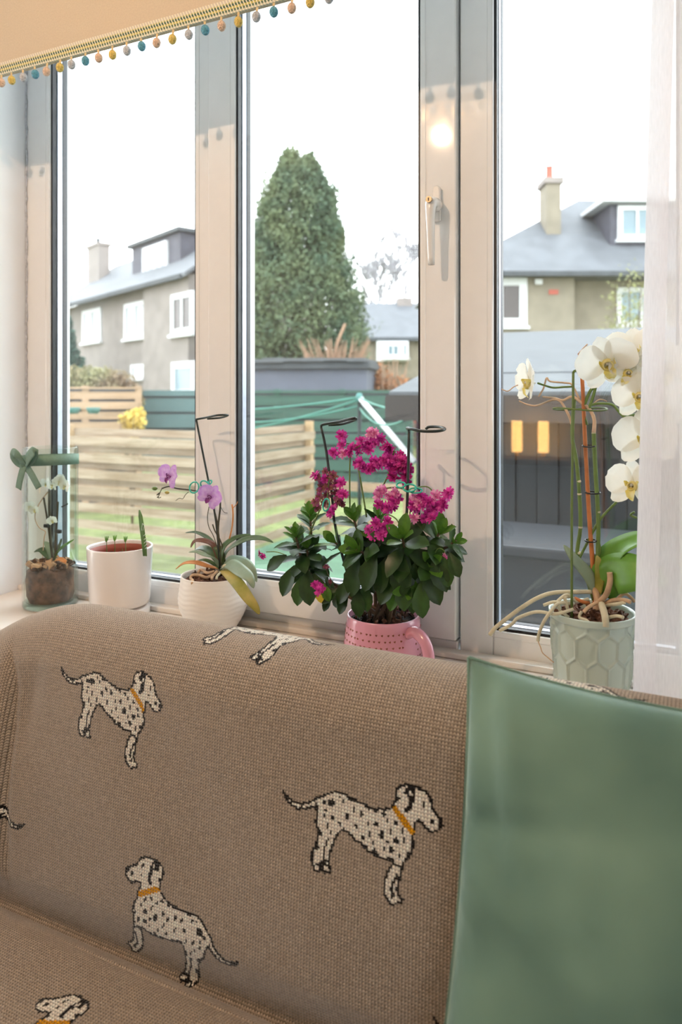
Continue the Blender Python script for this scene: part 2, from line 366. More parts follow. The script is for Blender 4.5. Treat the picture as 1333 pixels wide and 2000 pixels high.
M['hedge'] = mat('hedge_leaf', (146, 146, 106), .9, 0, 1.6, col2=(134, 114, 94), trans=.15)
M['dkbush'] = mat('dark_bush', (62, 92, 82), .9, .2, 4)
M['yellow'] = mat('yellow_blossom', (214, 190, 104), .8, .1, 10, trans=.2)
M['birch'] = mat('spring_leaf', (136, 138, 92), .8, .2, 6, trans=.15)
M['darkwood'] = mat('charcoal_board', (19, 22, 26), .7, .15, 4, stretch=(6, 6, .5))
M['fascia'] = mat('dark_brown_fascia', (42, 35, 32), .7, .15, 4)
M['resin'] = mat('grey_resin', (23, 27, 33), .55, .06, 8)
M['rope'] = mat('teal_line', (64, 120, 106), .6, .05, 10)
M['teal'] = mat('teal_plastic', (70, 120, 116), .6, .1, 8)

struct(MB().box(-30, 30, -40, -2.85, G-.3, G).build('lawn', M['lawn']))['label'] = 'unseen lawn added behind the camera to block light from below'  # unseen ground, added to keep sky light from coming up from below
struct(MB().box(-45, 25, 1.6, 75, G-.3, G).build('lawn', M['lawn']))['label'] = 'garden lawn beyond the fences'
struct(MB().box(-4.60, 2.2, 1.7, 8.4, G, G+.015).build('artificial_turf', M['turf']))['label'] = 'short artificial turf near the window'
# slatted fences: boards nailed alternately to both faces of the posts
def slat_fence(name, label, a, b, z0, z1, face, posts, end=None, m='slat'):
    a = Vector((*a, 0)); b = Vector((*b, 0)); d = (b-a).normalized(); n = Vector((-d.y, d.x, 0))*face; L = (b-a).length
    t = thing(name, label, 'fence', (*((a+b)/2).xy, G))
    fn = lambda x, y, z: a + d*x + n*y + Vector((0, 0, z))
    z = z0; k = 0
    while z+.095 <= z1+.001:
        MB().box(0, L, .046, .064, z, z+.098, fn).build('slat', M[m], t)
        if z+.19 < z1 and k >= 2: MB().box(0, L, -.064, -.046, z+.100, z+.186, fn).build('slat', M[m], t)
        z += .19; k += 1
    for i in range(posts):
        x = L*i/(posts-1); x = min(max(x, .04), L-.04)
        MB().box(x-.04, x+.04, -.045, .045, G, z1+(.03 if i else end or .03), fn).build('post', M['slat2'], t)
    return t
slat_fence('slat_fence', 'pale timber slat fence across the garden seen through the left pane', (-4.66, 6.43), (-8.6, 6.43), G+.08, .97, 1, 3, .3)
slat_fence('slat_fence', 'pale timber slat fence running away from the house in the middle pane', (-4.60, 8.62), (-4.60, 6.50), G+.08, .97, 1, 2)
lf = thing('low_fence', 'low two-board timber fence behind the end of the slat fence', 'fence', (-3.6, 8.7, G))
for z in (-.36, .10): MB().box(-4.5, -2.2, 8.68, 8.70, z, z+.12).build('board', M['tan'], lf)
for x in (-4.4, -3.3, -2.25): MB().box(x-.035, x+.035, 8.70, 8.77, G, .2).build('post', M['tan'], lf)

def px_line(p0, p1):
    d = (p1-p0); d.z = 0; L = d.length; d.normalize(); return d, L
# green board fence at the end of the garden
def board_fence(name, label, pa, pb, z0, z1, bh, m, cat='fence', posts=4, lap=True):
    a = Vector((pa.x, pa.y, 0)); d, L = px_line(a, Vector((pb.x, pb.y, 0))); n = Vector((-d.y, d.x, 0))
    if n.dot(a-EYE) > 0: n = -n                      # n points to the viewer's side
    t = thing(name, label, cat, ((a+d*L/2).x, (a+d*L/2).y, G)); fn = lambda x, y, z: a+d*x+n*y+Vector((0, 0, z))
    z = z0; k = 0
    while z < z1-.02:
        y = .05 if (k % 2 == 0 or not lap) else .015
        MB().box(0, L, y, y+.022, z, min(z+bh-.04, z1), fn).build('board', M[m], t); z += bh; k += 1
    MB().box(.02, L-.02, -.03, -.01, z0, z1-.03, fn).build('gap_shade_panel', M['feltdark'], t)  # dark sheet standing in for the shade between the boards
    for i in range(posts):
        x = L*i/(posts-1); MB().box(x-.05, x+.05, -.06, .04, G, z1+.02, fn).build('post', M[m], t)
    return t
GD = 13.5
board_fence('board_fence', 'dark green horizontal board fence at the end of the garden in the middle pane', PD(420, 770, GD), PD(800, 770, GD-.8), G+.02, 1.42, .225, 'greenboard', posts=4)
board_fence('board_fence', 'blue-green board fence panel right of the yellow blossom in the left pane', PD(270, 770, GD-.4), PD(415, 770, GD-.4), .2, 1.42, .28, 'bluegreen', posts=2)
board_fence('timber_wall', 'orange timber plank wall under the hedge in the left pane', PD(60, 770, 11.2), PD(270, 770, 11.6), G+.02, 1.46, .155, 'tan', 'wall', posts=3)
for i, px in enumerate((143, 182)):
    q = PD(px, 800, 10.9)
    o = MB(); o.lathe([(.001, 0), (.07, 0), (.10, .10), (.10, .12), (.085, .12), (.07, .04), (.001, .04)], 14, (q.x, q.y, q.z-.06), fn=lambda r, z, a: (r*1.0, z*.75))
    t = tag(o.build('planter', M['teal'], smooth=True), ('left' if i == 0 else 'right')+' of two teal planters hung on the orange timber wall', 'planter', 'teal planters on the timber wall')
# leaf clouds
def cloud(name, m, parent, pts, size, flat=.0, stuff=True):
    n = len(pts); pts = np.asarray(pts)
    u = rng.normal(size=(n, 3)); u /= np.linalg.norm(u, axis=1)[:, None]
    v = rng.normal(size=(n, 3)); v -= u*(u*v).sum(1)[:, None]; v /= np.linalg.norm(v, axis=1)[:, None]
    s = size*rng.uniform(.6, 1.4, n)[:, None]
    q = np.stack([pts-u*s, pts+v*s*.5, pts+u*s, pts-v*s*.5], 1).reshape(-1, 3)
    me = bpy.data.meshes.new(name); me.from_pydata(q.tolist(), [], np.arange(4*n).reshape(n, 4).tolist()); me.materials.append(m); me.update()
    o = bpy.data.objects.new(name, me); C.objects.link(o); attach(o, parent)
    if stuff: o['kind'] = 'stuff'
    return o
def blob_pts(c, r, n, hollow=.6):
    v = rng.normal(size=(n, 3)); v /= np.linalg.norm(v, axis=1)[:, None]; v *= rng.uniform(hollow, 1, n)[:, None]
    return np.asarray(c)+v*np.asarray(r)
# the big conifer
tb = PD(582, 770, 19); tb.z = G
ct2 = thing('conifer_tree', 'tall dense green conifer behind the grey outbuilding in the middle pane', 'tree', tb)
MB().tube([(tb.x, tb.y, G), (tb.x, tb.y, 7.2)], [.2, .03], 10).build('trunk', M['trunk'], ct2)
pts = []
H = 7.30
CT = [(G, 1.80), (2.79, 1.92), (3.67, 1.89), (4.10, 1.72), (4.53, 1.46), (4.95, 1.30), (5.61, 1.24), (6.04, 1.14), (6.46, .95), (6.72, .76), (7.03, .62), (7.37, .36), (7.55, .1)]
def con_r(z): return float(np.interp(z, [c[0] for c in CT], [c[1] for c in CT]))
branch = []
for i in range(1900):
    z = G+.3+(H-G-.3)*random.random()**.95; a = random.uniform(0, 2*PI); L = con_r(z)*random.uniform(.70, .98)*(1.22 if random.random() < .10 else 1)
    branch.append((z, a, L))
for z, a, L in branch:
    for k in range(48):
        f = 1-abs(random.gauss(0, .16)); r = L*f
        aa = a+random.gauss(0, .10); zz = z+random.gauss(0, .13)+.18*(f-.6)
        pts.append((tb.x+r*math.cos(aa), tb.y+r*math.sin(aa), zz))
for tx, ty, tz in ((-.12, 0, 7.55), (.12, .1, 7.42), (-.5, 0, 7.1), (.45, 0, 6.95), (.62, 0, 6.55), (-.75, 0, 6.75), (.9, 0, 6.0), (1.15, 0, 5.3)):
    for k in range(90):
        f = random.random(); pts.append((tb.x+RX.x*tx*(1-.25*f)+random.gauss(0, .02+.07*f), tb.y+RX.y*tx+random.gauss(0, .02+.07*f), tz-.6*f))
for k in range(260):
    z = H-.75*random.random(); r = con_r(z)*.9*random.random(); a = random.uniform(0, 2*PI); pts.append((tb.x+r*math.cos(a), tb.y+r*math.sin(a), z+.1))
cloud('foliage', M['conifer'], ct2, pts, .052)
# dry brown shrub in front of it
q = PD(655, 700, 17.0); q.z = G
sh = thing('dry_shrub', 'dry leafless brown shrub beside the conifer', 'shrub', q)
m = MB()
for i in range(190):
    a = random.uniform(0, 2*PI); R0 = random.uniform(.1, .95); h = random.uniform(2.2, 3.1)
    p1 = q+Vector((R0*.4*math.cos(a), R0*.15*math.sin(a), h*.6)); p2 = q+Vector((R0*1.1*math.cos(a), R0*.3*math.sin(a)-.1, h))
    m.tube(smooth_path([q+Vector((.1*math.cos(a), .1*math.sin(a), 0)), p1, p2], 3), [.02, .018, .016, .015, .013, .010, .007], 4)
m.tube(smooth_path([q+Vector((0, 0, .5)), q+Vector((-.1, 0, 1.9)), q+Vector((.0, 0, 2.8)), q+Vector((.25, 0, 3.4))]), .035, 6)
m.build('branches', M['twig'], sh)['kind'] = 'stuff'
q2 = PD(754, 740, 15.6); q2.z = G
sh = thing('dry_shrub', 'orange-brown dry shrub right of the grey outbuilding', 'shrub', q2)
m = MB()
for i in range(90):
    a = random.uniform(0, 2*PI); R0 = random.uniform(.1, .62); h = random.uniform(1.5, 2.6)
    m.tube([q2+Vector((.1*math.cos(a), .1*math.sin(a), 0)), q2+Vector((R0*.6*math.cos(a), R0*.4*math.sin(a), h*.6)), q2+Vector((R0*math.cos(a), R0*.5*math.sin(a), h))], [.02, .016, .006], 4)
m.build('branches', M['twig'], sh)['kind'] = 'stuff'
M['dryleaf'] = mat('dry_orange_leaf', (160, 112, 78), .9, .25, 4, trans=.2)
cloud('dry_leaves', M['dryleaf'], sh, np.concatenate([blob_pts((q2.x+dx, q2.y, z_), (.42, .35, .55), 420, .2) for dx, z_ in ((-.15, 1.5), (.3, 1.2), (.0, .7))]), .06)
# grey flat-roofed outbuilding
oa = PD(440, 770, 15.2); ob = PD(716, 770, 14.6)
og = thing('outbuilding', 'blue-grey flat-roofed outbuilding behind the green fence', 'outbuilding', ((oa+ob)/2).to_3d())
d, L = px_line(oa.copy(), ob.copy()); n = Vector((-d.y, d.x, 0)); fo = lambda x, y, z: Vector((oa.x, oa.y, 0))+d*x+n*y+Vector((0, 0, z))
og.location.z = G
MB().box(0, L, 0, 1.2, G, 1.86, fo).build('wall', M['greywall'], og)
MB().box(-.1, L+.08, -.12, 1.3, 1.86, 1.99, fo).build('roof_edge', M['feltdark'], og)
x = 0
while x < L-.3:
    wd = random.uniform(.35, .6); MB().box(x, min(x+wd, L), -.2, 1.3, 1.985+random.uniform(-.02, .02), 2.05+random.uniform(0, .03), fo).build('roof_sheet', M['felt'], og); x += wd
# hedge, dark bush, yellow blossom
hb = thing('hedge', 'brown and olive hedge above the orange timber wall', 'hedge', (*PD(180, 770, 12.6).xy, G))
ps = []
for px, top in ((70, 716), (105, 718), (140, 712), (175, 712), (205, 714), (232, 722)):
    c = PD(px, top, 12.6); zc = (c.z+.4)/2; ps.append(blob_pts((c.x, c.y, zc), (.38, .5, c.z-zc), 3000, .75))
cloud('foliage', M['hedge'], hb, np.concatenate(ps), .034)
db = thing('evergreen_bush', 'dark evergreen bush at the left corner of the far left house', 'bush', (*PD(128, 770, 24).xy, G))
ps = []
for px, top, wd in ((108, 590, .7), (128, 610, .4), (145, 680, .45)):
    c = PD(px, top, 24); zc = (c.z+G)/2; ps.append(blob_pts((c.x, c.y, zc), (wd, wd, c.z-zc), 1600, .7))
cloud('foliage', M['dkbush'], db, np.concatenate(ps), .12)
yb = thing('blossom_bush', 'small yellow flowering bush before the orange timber wall', 'bush', (*PD(258, 820, 9.8).xy, G))
yc = PD(258, 820, 9.8)
m = MB()
for i in range(14):
    a = random.uniform(0, 2*PI); e = Vector((yc.x+.16*math.cos(a), yc.y+.16*math.sin(a), yc.z+random.uniform(-.1, .1))); m.tube([(yc.x, yc.y, G), (yc.x+.04*math.cos(a), yc.y+.04*math.sin(a), .3), e], [.012, .01, .005], 5)
m.build('stems', M['trunk'], yb)
ps = [blob_pts((yc.x+dx, yc.y, yc.z+dz), (.10, .1, .10), 130, .1) for dx, dz in ((-.12, 0), (-.02, -.06), (.1, .08), (.12, -.03), (.0, .05), (-.06, -.12), (.04, -.15))]
cloud('blossom', M['yellow'], yb, np.concatenate(ps), .035)

# ---- houses
class House:
    def __init__(s, origin, d, label, name='house'):
        s.o = Vector((origin[0], origin[1], 0)); s.d = Vector((*d, 0)).normalized(); s.n = Vector((-s.d.y, s.d.x, 0))
        if s.n.dot(s.o-EYE) < 0: s.n = -s.n
        s.root = thing(name, label, 'house', (s.o.x, s.o.y, G))
    def w(s, a, k, z): return s.o+s.d*a+s.n*k+Vector((0, 0, z))
    def pix(s, px, py, k=0):
        r = ray(px, py); base = EYE.copy(); base.z = 0
        D = (s.n.dot(s.o-base)+k)/r.dot(s.n); p = EYE+r*D
        return (p-s.o).dot(s.d), p.z
    def box(s, nm, m, a0, a1, k0, k1, z0, z1, parent=None):
        a0, a1 = min(a0, a1), max(a0, a1)
        return MB().box(a0, a1, k0, k1, z0, z1, s.w).build(nm, M[m], parent or s.root)
    def window(s, px0, py0, px1, py1, k, cols=1, pane='panel', fw=.11, frame='white', rows=1):
        a0, z1 = s.pix(px0, py0, k); a1, z0 = s.pix(px1, py1, k); _, zA = s.pix(px0, py1, k); _, zB = s.pix(px1, py0, k)
        z0 = (z0+zA)/2; z1 = (z1+zB)/2
        if a0 > a1: a0, a1 = a1, a0
        m = MB(); k0, k1 = k-.07, k+.04
        for (p, q, r, t) in ((a0, a0+fw, z0, z1), (a1-fw, a1, z0, z1), (a0+fw, a1-fw, z0, z0+fw), (a0+fw, a1-fw, z1-fw, z1)): m.box(p, q, k0, k1, r, t, s.w)
        for c in range(1, cols):
            x = a0+(a1-a0)*c/cols; m.box(x-.035, x+.035, k0, k1, z0+fw, z1-fw, s.w)
        f = m.build('window', M[frame], s.root)
        for c in range(cols):
            x0 = a0+fw+(a1-a0-2*fw)*c/cols; x1 = a0+fw+(a1-a0-2*fw)*(c+1)/cols
            s.box('pane', pane, x0, x1, k-.03, k-.01, z0+fw, z1-fw, f)
        MB().box(a0-.06, a1+.06, k-.14, k+.02, z0-.09, z0, s.w).build('window_sill', M['white'], f)
        return f
EV = 4.75
# left house: long front running away to the left
hl = House((-13.16, 17.42), (-.9075, .42), 'far grey roughcast house with box dormer seen in the left pane')
sL, _ = hl.pix(131, 610); sL0 = -.40; sS, _ = hl.pix(300, 600)
hl.box('wall', 'rough', sS, sL, 0, 4.5, G, EV); hl.box('wall', 'rough', sL0, sS, -.35, 4.5, G, EV)
e0, _ = hl.pix(118, 603)
rd = 2.3; RZ = 6.78
def gable(h, s0, s1, k0, kr, k1, zE, zR, m='slate', th=.12):
    mb = MB(); v = []
    for s_ in (s0, s1): v += [h.w(s_, k0, zE), h.w(s_, kr, zR), h.w(s_, k1, zE), h.w(s_, k0, zE-th), h.w(s_, kr, zR-th*1.6), h.w(s_, k1, zE-th)]
    mb.add(v, [(0, 1, 7, 6), (1, 2, 8, 7), (3, 9, 10, 4), (4, 10, 11, 5), (0, 6, 9, 3), (2, 5, 11, 8), (0, 3, 4, 1), (1, 4, 5, 2), (6, 7, 10, 9), (7, 8, 11, 10)])
    return mb.build('roof', M[m], h.root)
gable(hl, sL0-.2, e0, -.55, rd, 5.1, EV, RZ)
hl.box('gutter', 'feltdark', sL0, e0, -.62, -.52, EV-.16, EV-.04)
ga = MB(); ga.add([hl.w(sL, 0, EV-.2), hl.w(sL, 4.5, EV-.2), hl.w(sL, rd, RZ-.25), hl.w(sL-.2, 0, EV-.2), hl.w(sL-.2, 4.5, EV-.2), hl.w(sL-.2, rd, RZ-.25)], [(0, 1, 2), (3, 5, 4), (0, 3, 4, 1), (1, 4, 5, 2), (2, 5, 3, 0)]); ga.build('gable_wall', M['rough'], hl.root)
hl.window(163, 604, 199, 668, 0, 2, 'panepale', .14); hl.window(245, 590, 289, 660, 0, 2, 'panepale', .14); hl.window(337, 572, 380, 652, -.35, 2, 'panedark', .16)
hl.window(258, 712, 284, 738, 0, 1, 'panepale', .1)
dr = hl.window(338, 706, 384, 775, -.35, 1, 'panel', .2)
kk = .55
a0, zt = hl.pix(258, 480, kk); a1, _ = hl.pix(352, 470, kk); _, zb = hl.pix(258, 548, kk); _, zt2 = hl.pix(352, 459, kk)
zt = (zt+zt2)/2
hl.box('dormer', 'slatedark', a1, a0, kk, 2.3, 5.5, zt); hl.box('dormer_roof', 'feltdark', a1-.15, a0+.12, kk-.15, 2.5, zt, zt+.12)
hl.window(281, 478, 328, 533, kk-.02, 4, 'panepale', .08)
a0, z0 = hl.pix(180, 488, 1.3); a1, _ = hl.pix(202, 488, 1.3)
hl.box('chimney', 'rough', a0, a1, 1.1, 1.55, 5.3, z0); hl.box('chimney_cap', 'rough', a0+.06, a1-.06, 1.04, 1.61, z0, z0+.1)
q = hl.w((a0+a1)/2+.1, 1.35, z0+.1); MB().lathe([(.001, 0), (.09, 0), (.08, .3), (.001, .3)], 10, q).build('chimney_pot', M['feltdark'], hl.root)
# right house: hipped roof facing the window squarely
orr = EYE+AX*20.9
hr = House((orr.x, orr.y), (RX.x, RX.y), 'tan roughcast house with hipped roof and dormer seen in the right pane')
s0 = hr.pix(862, 560)[0]; s1 = 13.0; sC = hr.pix(1122, 560)[0]
hr.box('wall', 'roughtan', s0+.3, sC, 0, 7, G, EV-.05); hr.box('wall', 'roughtan', sC, s1, .6, 7, G, EV-.05)
mb = MB(); v = [hr.w(s0, -.4, EV), hr.w(s1+.3, -.4, EV), hr.w(s1+.3, 7.6, EV), hr.w(s0, 7.6, EV), hr.w(hr.pix(1130, 389, 3.6)[0], 3.6, 7.75), hr.w(s1-4, 3.6, 7.75)]
v += [p-Vector((0, 0, .12)) for p in v[:4]]
mb.add(v, [(0, 1, 5, 4), (1, 2, 5), (2, 3, 4, 5), (3, 0, 4), (6, 9, 8, 7), (0, 6, 7, 1), (1, 7, 8, 2), (2, 8, 9, 3), (3, 9, 6, 0)]); mb.build('roof', M['slate'], hr.root)
hr.box('gutter', 'feltdark', s0, s1, -.5, -.4, EV-.14, EV-.01)
hr.window(930, 543, 1029, 637, 0, 2, 'panedark', .22)
hr.window(1204, 562, 1300, 636, .6, 2, 'panel', .14)
a0, z0 = hr.pix(1072, 566); a1, z1 = hr.pix(1090, 575); hr.box('vent', 'clay', a0, a1, -.03, .02, z1, z0)
a0, z0 = hr.pix(1044, 546); a1, z1 = hr.pix(1058, 556); hr.box('alarm_box', 'white', a0, a1, -.1, .02, z1, z0)
a0, z0 = hr.pix(1066, 352, 1.6); a1, z1 = hr.pix(1094, 455, 1.6)
hr.box('chimney', 'roughtan', a0, a1, 1.5, 2.3, z1-.4, z0); hr.box('chimney_cap', 'rough', a0-.07, a1+.07, 1.43, 2.37, z0-.12, z0+.05)
q = hr.w((a0+a1)/2-.02, 1.9, z0+.05); MB().lathe([(.001, 0), (.11, 0), (.10, .42), (.12, .45), (.001, .45)], 12, q).build('chimney_pot', M['clay'], hr.root)
q = hr.w(a1+.05, 1.9, z0); an = MB(); an.tube([q, q+Vector((0, 0, .9))], .012, 5)
for dz in (.75, .62, .5): an.tube([q+Vector((0, 0, dz))-hr.d*.08, q+Vector((0, 0, dz))+hr.d*.08], .008, 5)
an.build('aerial', M['spacer'], hr.root)
kk = .9
a0, zt = hr.pix(1192, 392, kk); _, zb = hr.pix(1192, 486, kk); a1 = a0+2.6
hr.box('dormer', 'slatedark', a0, a1, kk, 3.2, 5.7, zt-.1); hr.box('dormer_roof', 'white', a0-.32, a1+.2, kk-.35, 3.5, zt-.1, zt+.02)
hr.window(1206, 402, 1282, 468, kk-.02, 2, 'panel', .14)
# small house far off in the middle pane
om = EYE+AX*42
hm2 = House((om.x, om.y), (RX.x, RX.y), 'small far house with white bay window right of the conifer', 'house')
s0 = hm2.pix(700, 660)[0]; s1 = hm2.pix(872, 660)[0]; ze = hm2.pix(770, 660)[1]; zr = hm2.pix(770, 592, 4)[1]
hm2.box('wall', 'roughtan', s0, s1, 0, 8, G, ze); gable(hm2, s0-.3, s1+.3, -.4, 4, 8.4, ze, zr)
hm2.box('gutter', 'feltdark', s0, s1, -.5, -.4, ze-.2, ze)
a0, z1 = hm2.pix(736, 666, -.6); a1, z0 = hm2.pix(798, 705, -.6)
hm2.box('bay', 'white', a0, a1, -.6, .1, z0, z1); hm2.window(752, 669, 784, 699, -.66, 2, 'panel', .2); hm2.window(784, 669, 798, 699, -.64, 1, 'panel', .15)
a0, z0 = hm2.pix(776, 583, 4); a1, _ = hm2.pix(804, 583, 4); hm2.box('chimney', 'rough', a0, a1, 3.6, 4.6, zr-1, z0)
# garden wall of rubble below it
ga2 = PD(735, 740, 26); gb2 = PD(880, 740, 26); d, L = px_line(ga2.copy(), gb2.copy()); n = Vector((-d.y, d.x, 0))
gw = thing('garden_wall', 'low rubble garden wall beneath the small far house', 'wall', (ga2.x, ga2.y, G))
for r in range(9):
    x = -.2*(r % 2)
    while x < L:
        wd = random.uniform(.35, .6); MB().box(x, x+wd-.03, -.12+random.uniform(-.02, .02), .12, G+r*.265, G+r*.265+.24, lambda a, b, c: Vector((ga2.x, ga2.y, 0))+d*a+n*b+Vector((0, 0, c))).build('stone', M['roughtan'] if random.random() < .7 else M['clay'], gw); x += wd
# bare tree far behind
q = PD(775, 600, 52); q.z = G
bt = thing('bare_tree', 'distant bare winter tree above the small house roof', 'tree', q)
m = MB()
def grow(p, dr, L, r, lev):
    e = p+dr*L; m.tube([p, e], [max(r, .04), max(r*.7, .035)], 4)
    if lev == 0: return
    for i in range(4):
        nd = (dr+Vector((random.gauss(0, .42), random.gauss(0, .42), random.gauss(.1, .2)))).normalized(); grow(p+dr*L*random.uniform(.6, 1), nd, L*random.uniform(.5, .72), r*.55, lev-1)
M['greytwig'] = mat('grey_twig', (150, 148, 152), .9, .1, 3)
grow(q, Vector((0, 0, 1)), 6.2, .22, 5); m.build('branches', M['greytwig'], bt)['kind'] = 'stuff'
# sparse young tree in front of the right house
q = PD(1232, 600, 15.5); q.z = G
yt = thing('young_tree', 'sparse young tree with olive spring leaves before the right house', 'tree', q)
m = MB(); tips = []
for i in range(26):
    a = random.uniform(0, 2*PI); h = random.uniform(2.0, 4.6); r = random.uniform(.15, .75)
    p = [q, q+Vector((r*.15*math.cos(a), r*.15*math.sin(a), 1.6)), q+Vector((r*.6*math.cos(a), r*.6*math.sin(a), h*.75)), q+Vector((r*math.cos(a), r*math.sin(a), h))]
    p = smooth_path(p, 4); m.tube(p, [.03*(1-.07*k) for k in range(len(p))], 5); tips += p[5:]
m.build('branches', M['trunk'], yt)
ps = np.concatenate([np.array(t)+rng.normal(size=(26, 3))*.13 for t in tips]); cloud('foliage', M['birch'], yt, ps, .035)

# ---- garden shed close to the window, right
sd = thing('garden_shed', 'dark garden shed with sloping grey felt roof in the right pane', 'shed', (-.3, 5.3, G))
WX0, WX1 = -1.52, 1.3
x = WX0; k = 0
while x < WX1:
    MB().box(x, x+.112, 4.2+(k % 2)*.012, 4.235+(k % 2)*.012, G, 1.34).build('board', M['darkwood'], sd); x += .118; k += 1
MB().box(WX0, WX0+.05, 4.24, 6.5, G, 1.34).build('side_wall', M['darkwood'], sd)
MB().box(WX1, WX1+.05, 4.24, 6.5, G, 1.34).build('side_wall', M['darkwood'], sd)
MB().box(WX0, WX1, 6.5, 6.55, G, 1.7).build('back_wall', M['darkwood'], sd)
rz = lambda y: 1.335+(y-4.0)*(1.86-1.335)/2.55
rfm = MB(); rfm.box(WX0-.10, WX1+.12, 4.0, 6.6, 0, .03, lambda a, b, c: (a, b, rz(b)+c)); rfm.build('roof', M['felt'], sd)
fm = MB(); fm.box(WX0-.11, WX1+.12, 3.97, 4.0, 1.20, 1.345); fm.build('fascia', M['fascia'], sd)
fm = MB(); fm.box(WX0-.115, WX0-.09, 3.975, 6.6, -.125, .0, lambda a, b, c: (a, b, rz(b)+c)); fm.build('verge_board', M['fascia'], sd)
bt_ = MB(); bt_.box(WX0-.1, WX1+.12, 0, .012, .03, .036, lambda a, b, c: (a, 4.55+b, rz(4.55+b)+c)); bt_.build('felt_lap', M['feltdark'], sd)
MB().box(-1.50, -1.44, 4.13, 4.19, G, 1.32).build('corner_post', M['darkwood'], sd)
# storage box before it
bx = thing('storage_box', 'dark grey resin storage box standing before the shed', 'box', (-.4, 3.25, G))
for k in range(4): MB().box(-1.05, .45, 3.02+.004*(k % 2), 3.5, G+.02+k*.285, G+.02+k*.285+.272).build('panel', M['resin'], bx, bevel=.006)
MB().box(-1.09, .49, 2.97, 3.54, .695, .745).build('lid', M['resin'], bx, bevel=.012)
# rotary clothes dryer
tp = PD(702, 776, 7.0)
rc = thing('rotary_dryer', 'rotary clothes dryer with one white folded arm, on the turf', 'clothes dryer', (tp.x, tp.y, G))
MB().tube([(tp.x, tp.y, G), (tp.x, tp.y, tp.z)], .017, 10).build('post', M['darkwood'], rc, smooth=True)
e = PD(810, 903, 6.4); arm_d = (e-tp)
MB().tube([tp, e], .026, 12).build('arm', M['white'], rc, smooth=True)
MB().lathe([(.001, 0), (.03, 0), (.035, .05), (.02, .08), (.001, .08)], 12, tp-Vector((0, 0, .04))).build('hub', M['teal'], rc, smooth=True)
def sag(a, b, s, n=10): return [a.lerp(b, i/n)-Vector((0, 0, s*4*(i/n)*(1-i/n))) for i in range(n+1)]
cpt = Vector((-4.62, 6.43, 1.18))
for za, zb_, s in ((0, 0, .03), (-.08, -.12, .06), (-.02, -.26, .04)):
    MB().tube(sag(tp+Vector((0, 0, za)), cpt+Vector((0, 0, zb_)), s), .009, 6).build('line', M['rope'], rc, smooth=True)
fx = Vector((WX0-.09, 4.2, 1.25)); MB().tube(sag(tp, fx, .02), .009, 6).build('line', M['rope'], rc, smooth=True)
MB().tube(sag(tp-Vector((0, 0, .1)), fx-Vector((0, 0, .06)), .08), .007, 6).build('line', M['rope'], rc, smooth=True)
MB().tube([(-4.62, 6.43, .9), (-4.62, 6.43, 1.22)], .02, 8).build('hook_post', M['darkwood'], rc, smooth=True)

# ================================================================== SOFA + THROW
M['upholstery'] = mat('grey_upholstery', (120, 112, 106), .9, .1, 40)
so = thing('sofa', 'sofa under the dalmatian throw, its back against the window sill', 'sofa', (-.3, .45, 0))
MB().box(-1.12, 1.2, .885, 1.03, .12, .84).build('backrest', M['upholstery'], so, bevel=.05)
MB().box(-1.38, 1.2, .215, .80, .12, .40).build('base', M['upholstery'], so, bevel=.02)
MB().box(-1.36, 1.2, .225, .79, .405, .505).build('seat_cushion', M['upholstery'], so, bevel=.04)
for x in (-1.36, 1.12):
    for y in (.24, .94): MB().box(x, x+.06, y, y+.06, 0, .12).build('leg', M['walnut'], so, bevel=.006)

# the throw: one face per knitted stitch
PIT = .0026
prof = [(1.052, .60), (1.052, .80)]
for i in range(13):
    a = PI*i/12; prof.append((.96+.091*math.cos(a), .895+.091*math.sin(a)))
prof += [(.858, .80), (.846, .70), (.838, .60), (.840, .575), (.846, .55), (.848, .528), (.838, .522), (.824, .538), (.79, .556), (.74, .561), (.60, .558), (.40, .548), (.28, .536), (.205, .50), (.195, .44), (.195, .25)]
pv = np.array([tuple(Vector(p)) for p in smooth_path([(p[0], p[1], 0) for p in prof], 6)])[:, :2]
seg = np.r_[0, np.cumsum(np.hypot(*np.diff(pv, axis=0).T))]
ns = int(seg[-1]/PIT); sv = np.linspace(0, seg[-1], ns+1)
py_ = np.interp(sv, seg, pv[:, 0]); pz_ = np.interp(sv, seg, pv[:, 1])
xs = np.arange(-1.42, .46, PIT); nx = len(xs)
X = np.tile(xs, (ns+1, 1)); Y = np.tile(py_[:, None], (1, nx)); Z = np.tile(pz_[:, None], (1, nx)); SV = np.tile(sv[:, None], (1, nx))
drop = .09*(np.clip(-.94-X, 0, None)/.243)**1.9
wz = np.clip((Z-.56)/(.985-.56), 0, 1)
Z = Z-drop*wz
front = (Y < .93) & (Z > .555)
fz = np.clip((Z-.55)/.12, 0, 1)*np.clip((.955-Z)/.10, 0, 1)*np.clip((.94-Y)/.05, 0, 1)
xf = -1.018+.02*np.clip((.85-Z)/.3, 0, 1)-.05*np.clip((Z-.86)/.1, 0, 1)**2+.002*np.sin(Z*25)
tt = np.clip(xf-X, 0, None)
Y = Y-fz*.020*(1-np.exp(-tt/.009))*np.exp(-tt/.22)
Y = Y+fz*.0035*np.exp(-((X-xf-.006)/.006)**2)*(X > xf)
Y = Y+fz*.003*(np.sin(X*9+1)*np.sin(Z*11)+.5*np.sin(X*23+Z*14))+fz*.005*np.exp(-((X+.985-.12*(Z-.8))/.02)**2)*np.clip((Z-.75)/.1, 0, 1)
Z = Z+np.where(Y < .80, .004*np.sin(X*7)*np.sin(Y*13), 0)
V = np.stack([X, Y, Z], -1).reshape(-1, 3)
ii = (np.arange(ns)[:, None]*nx+np.arange(nx-1)[None, :]).ravel()
F = np.stack([ii, ii+nx, ii+nx+1, ii+1], 1)
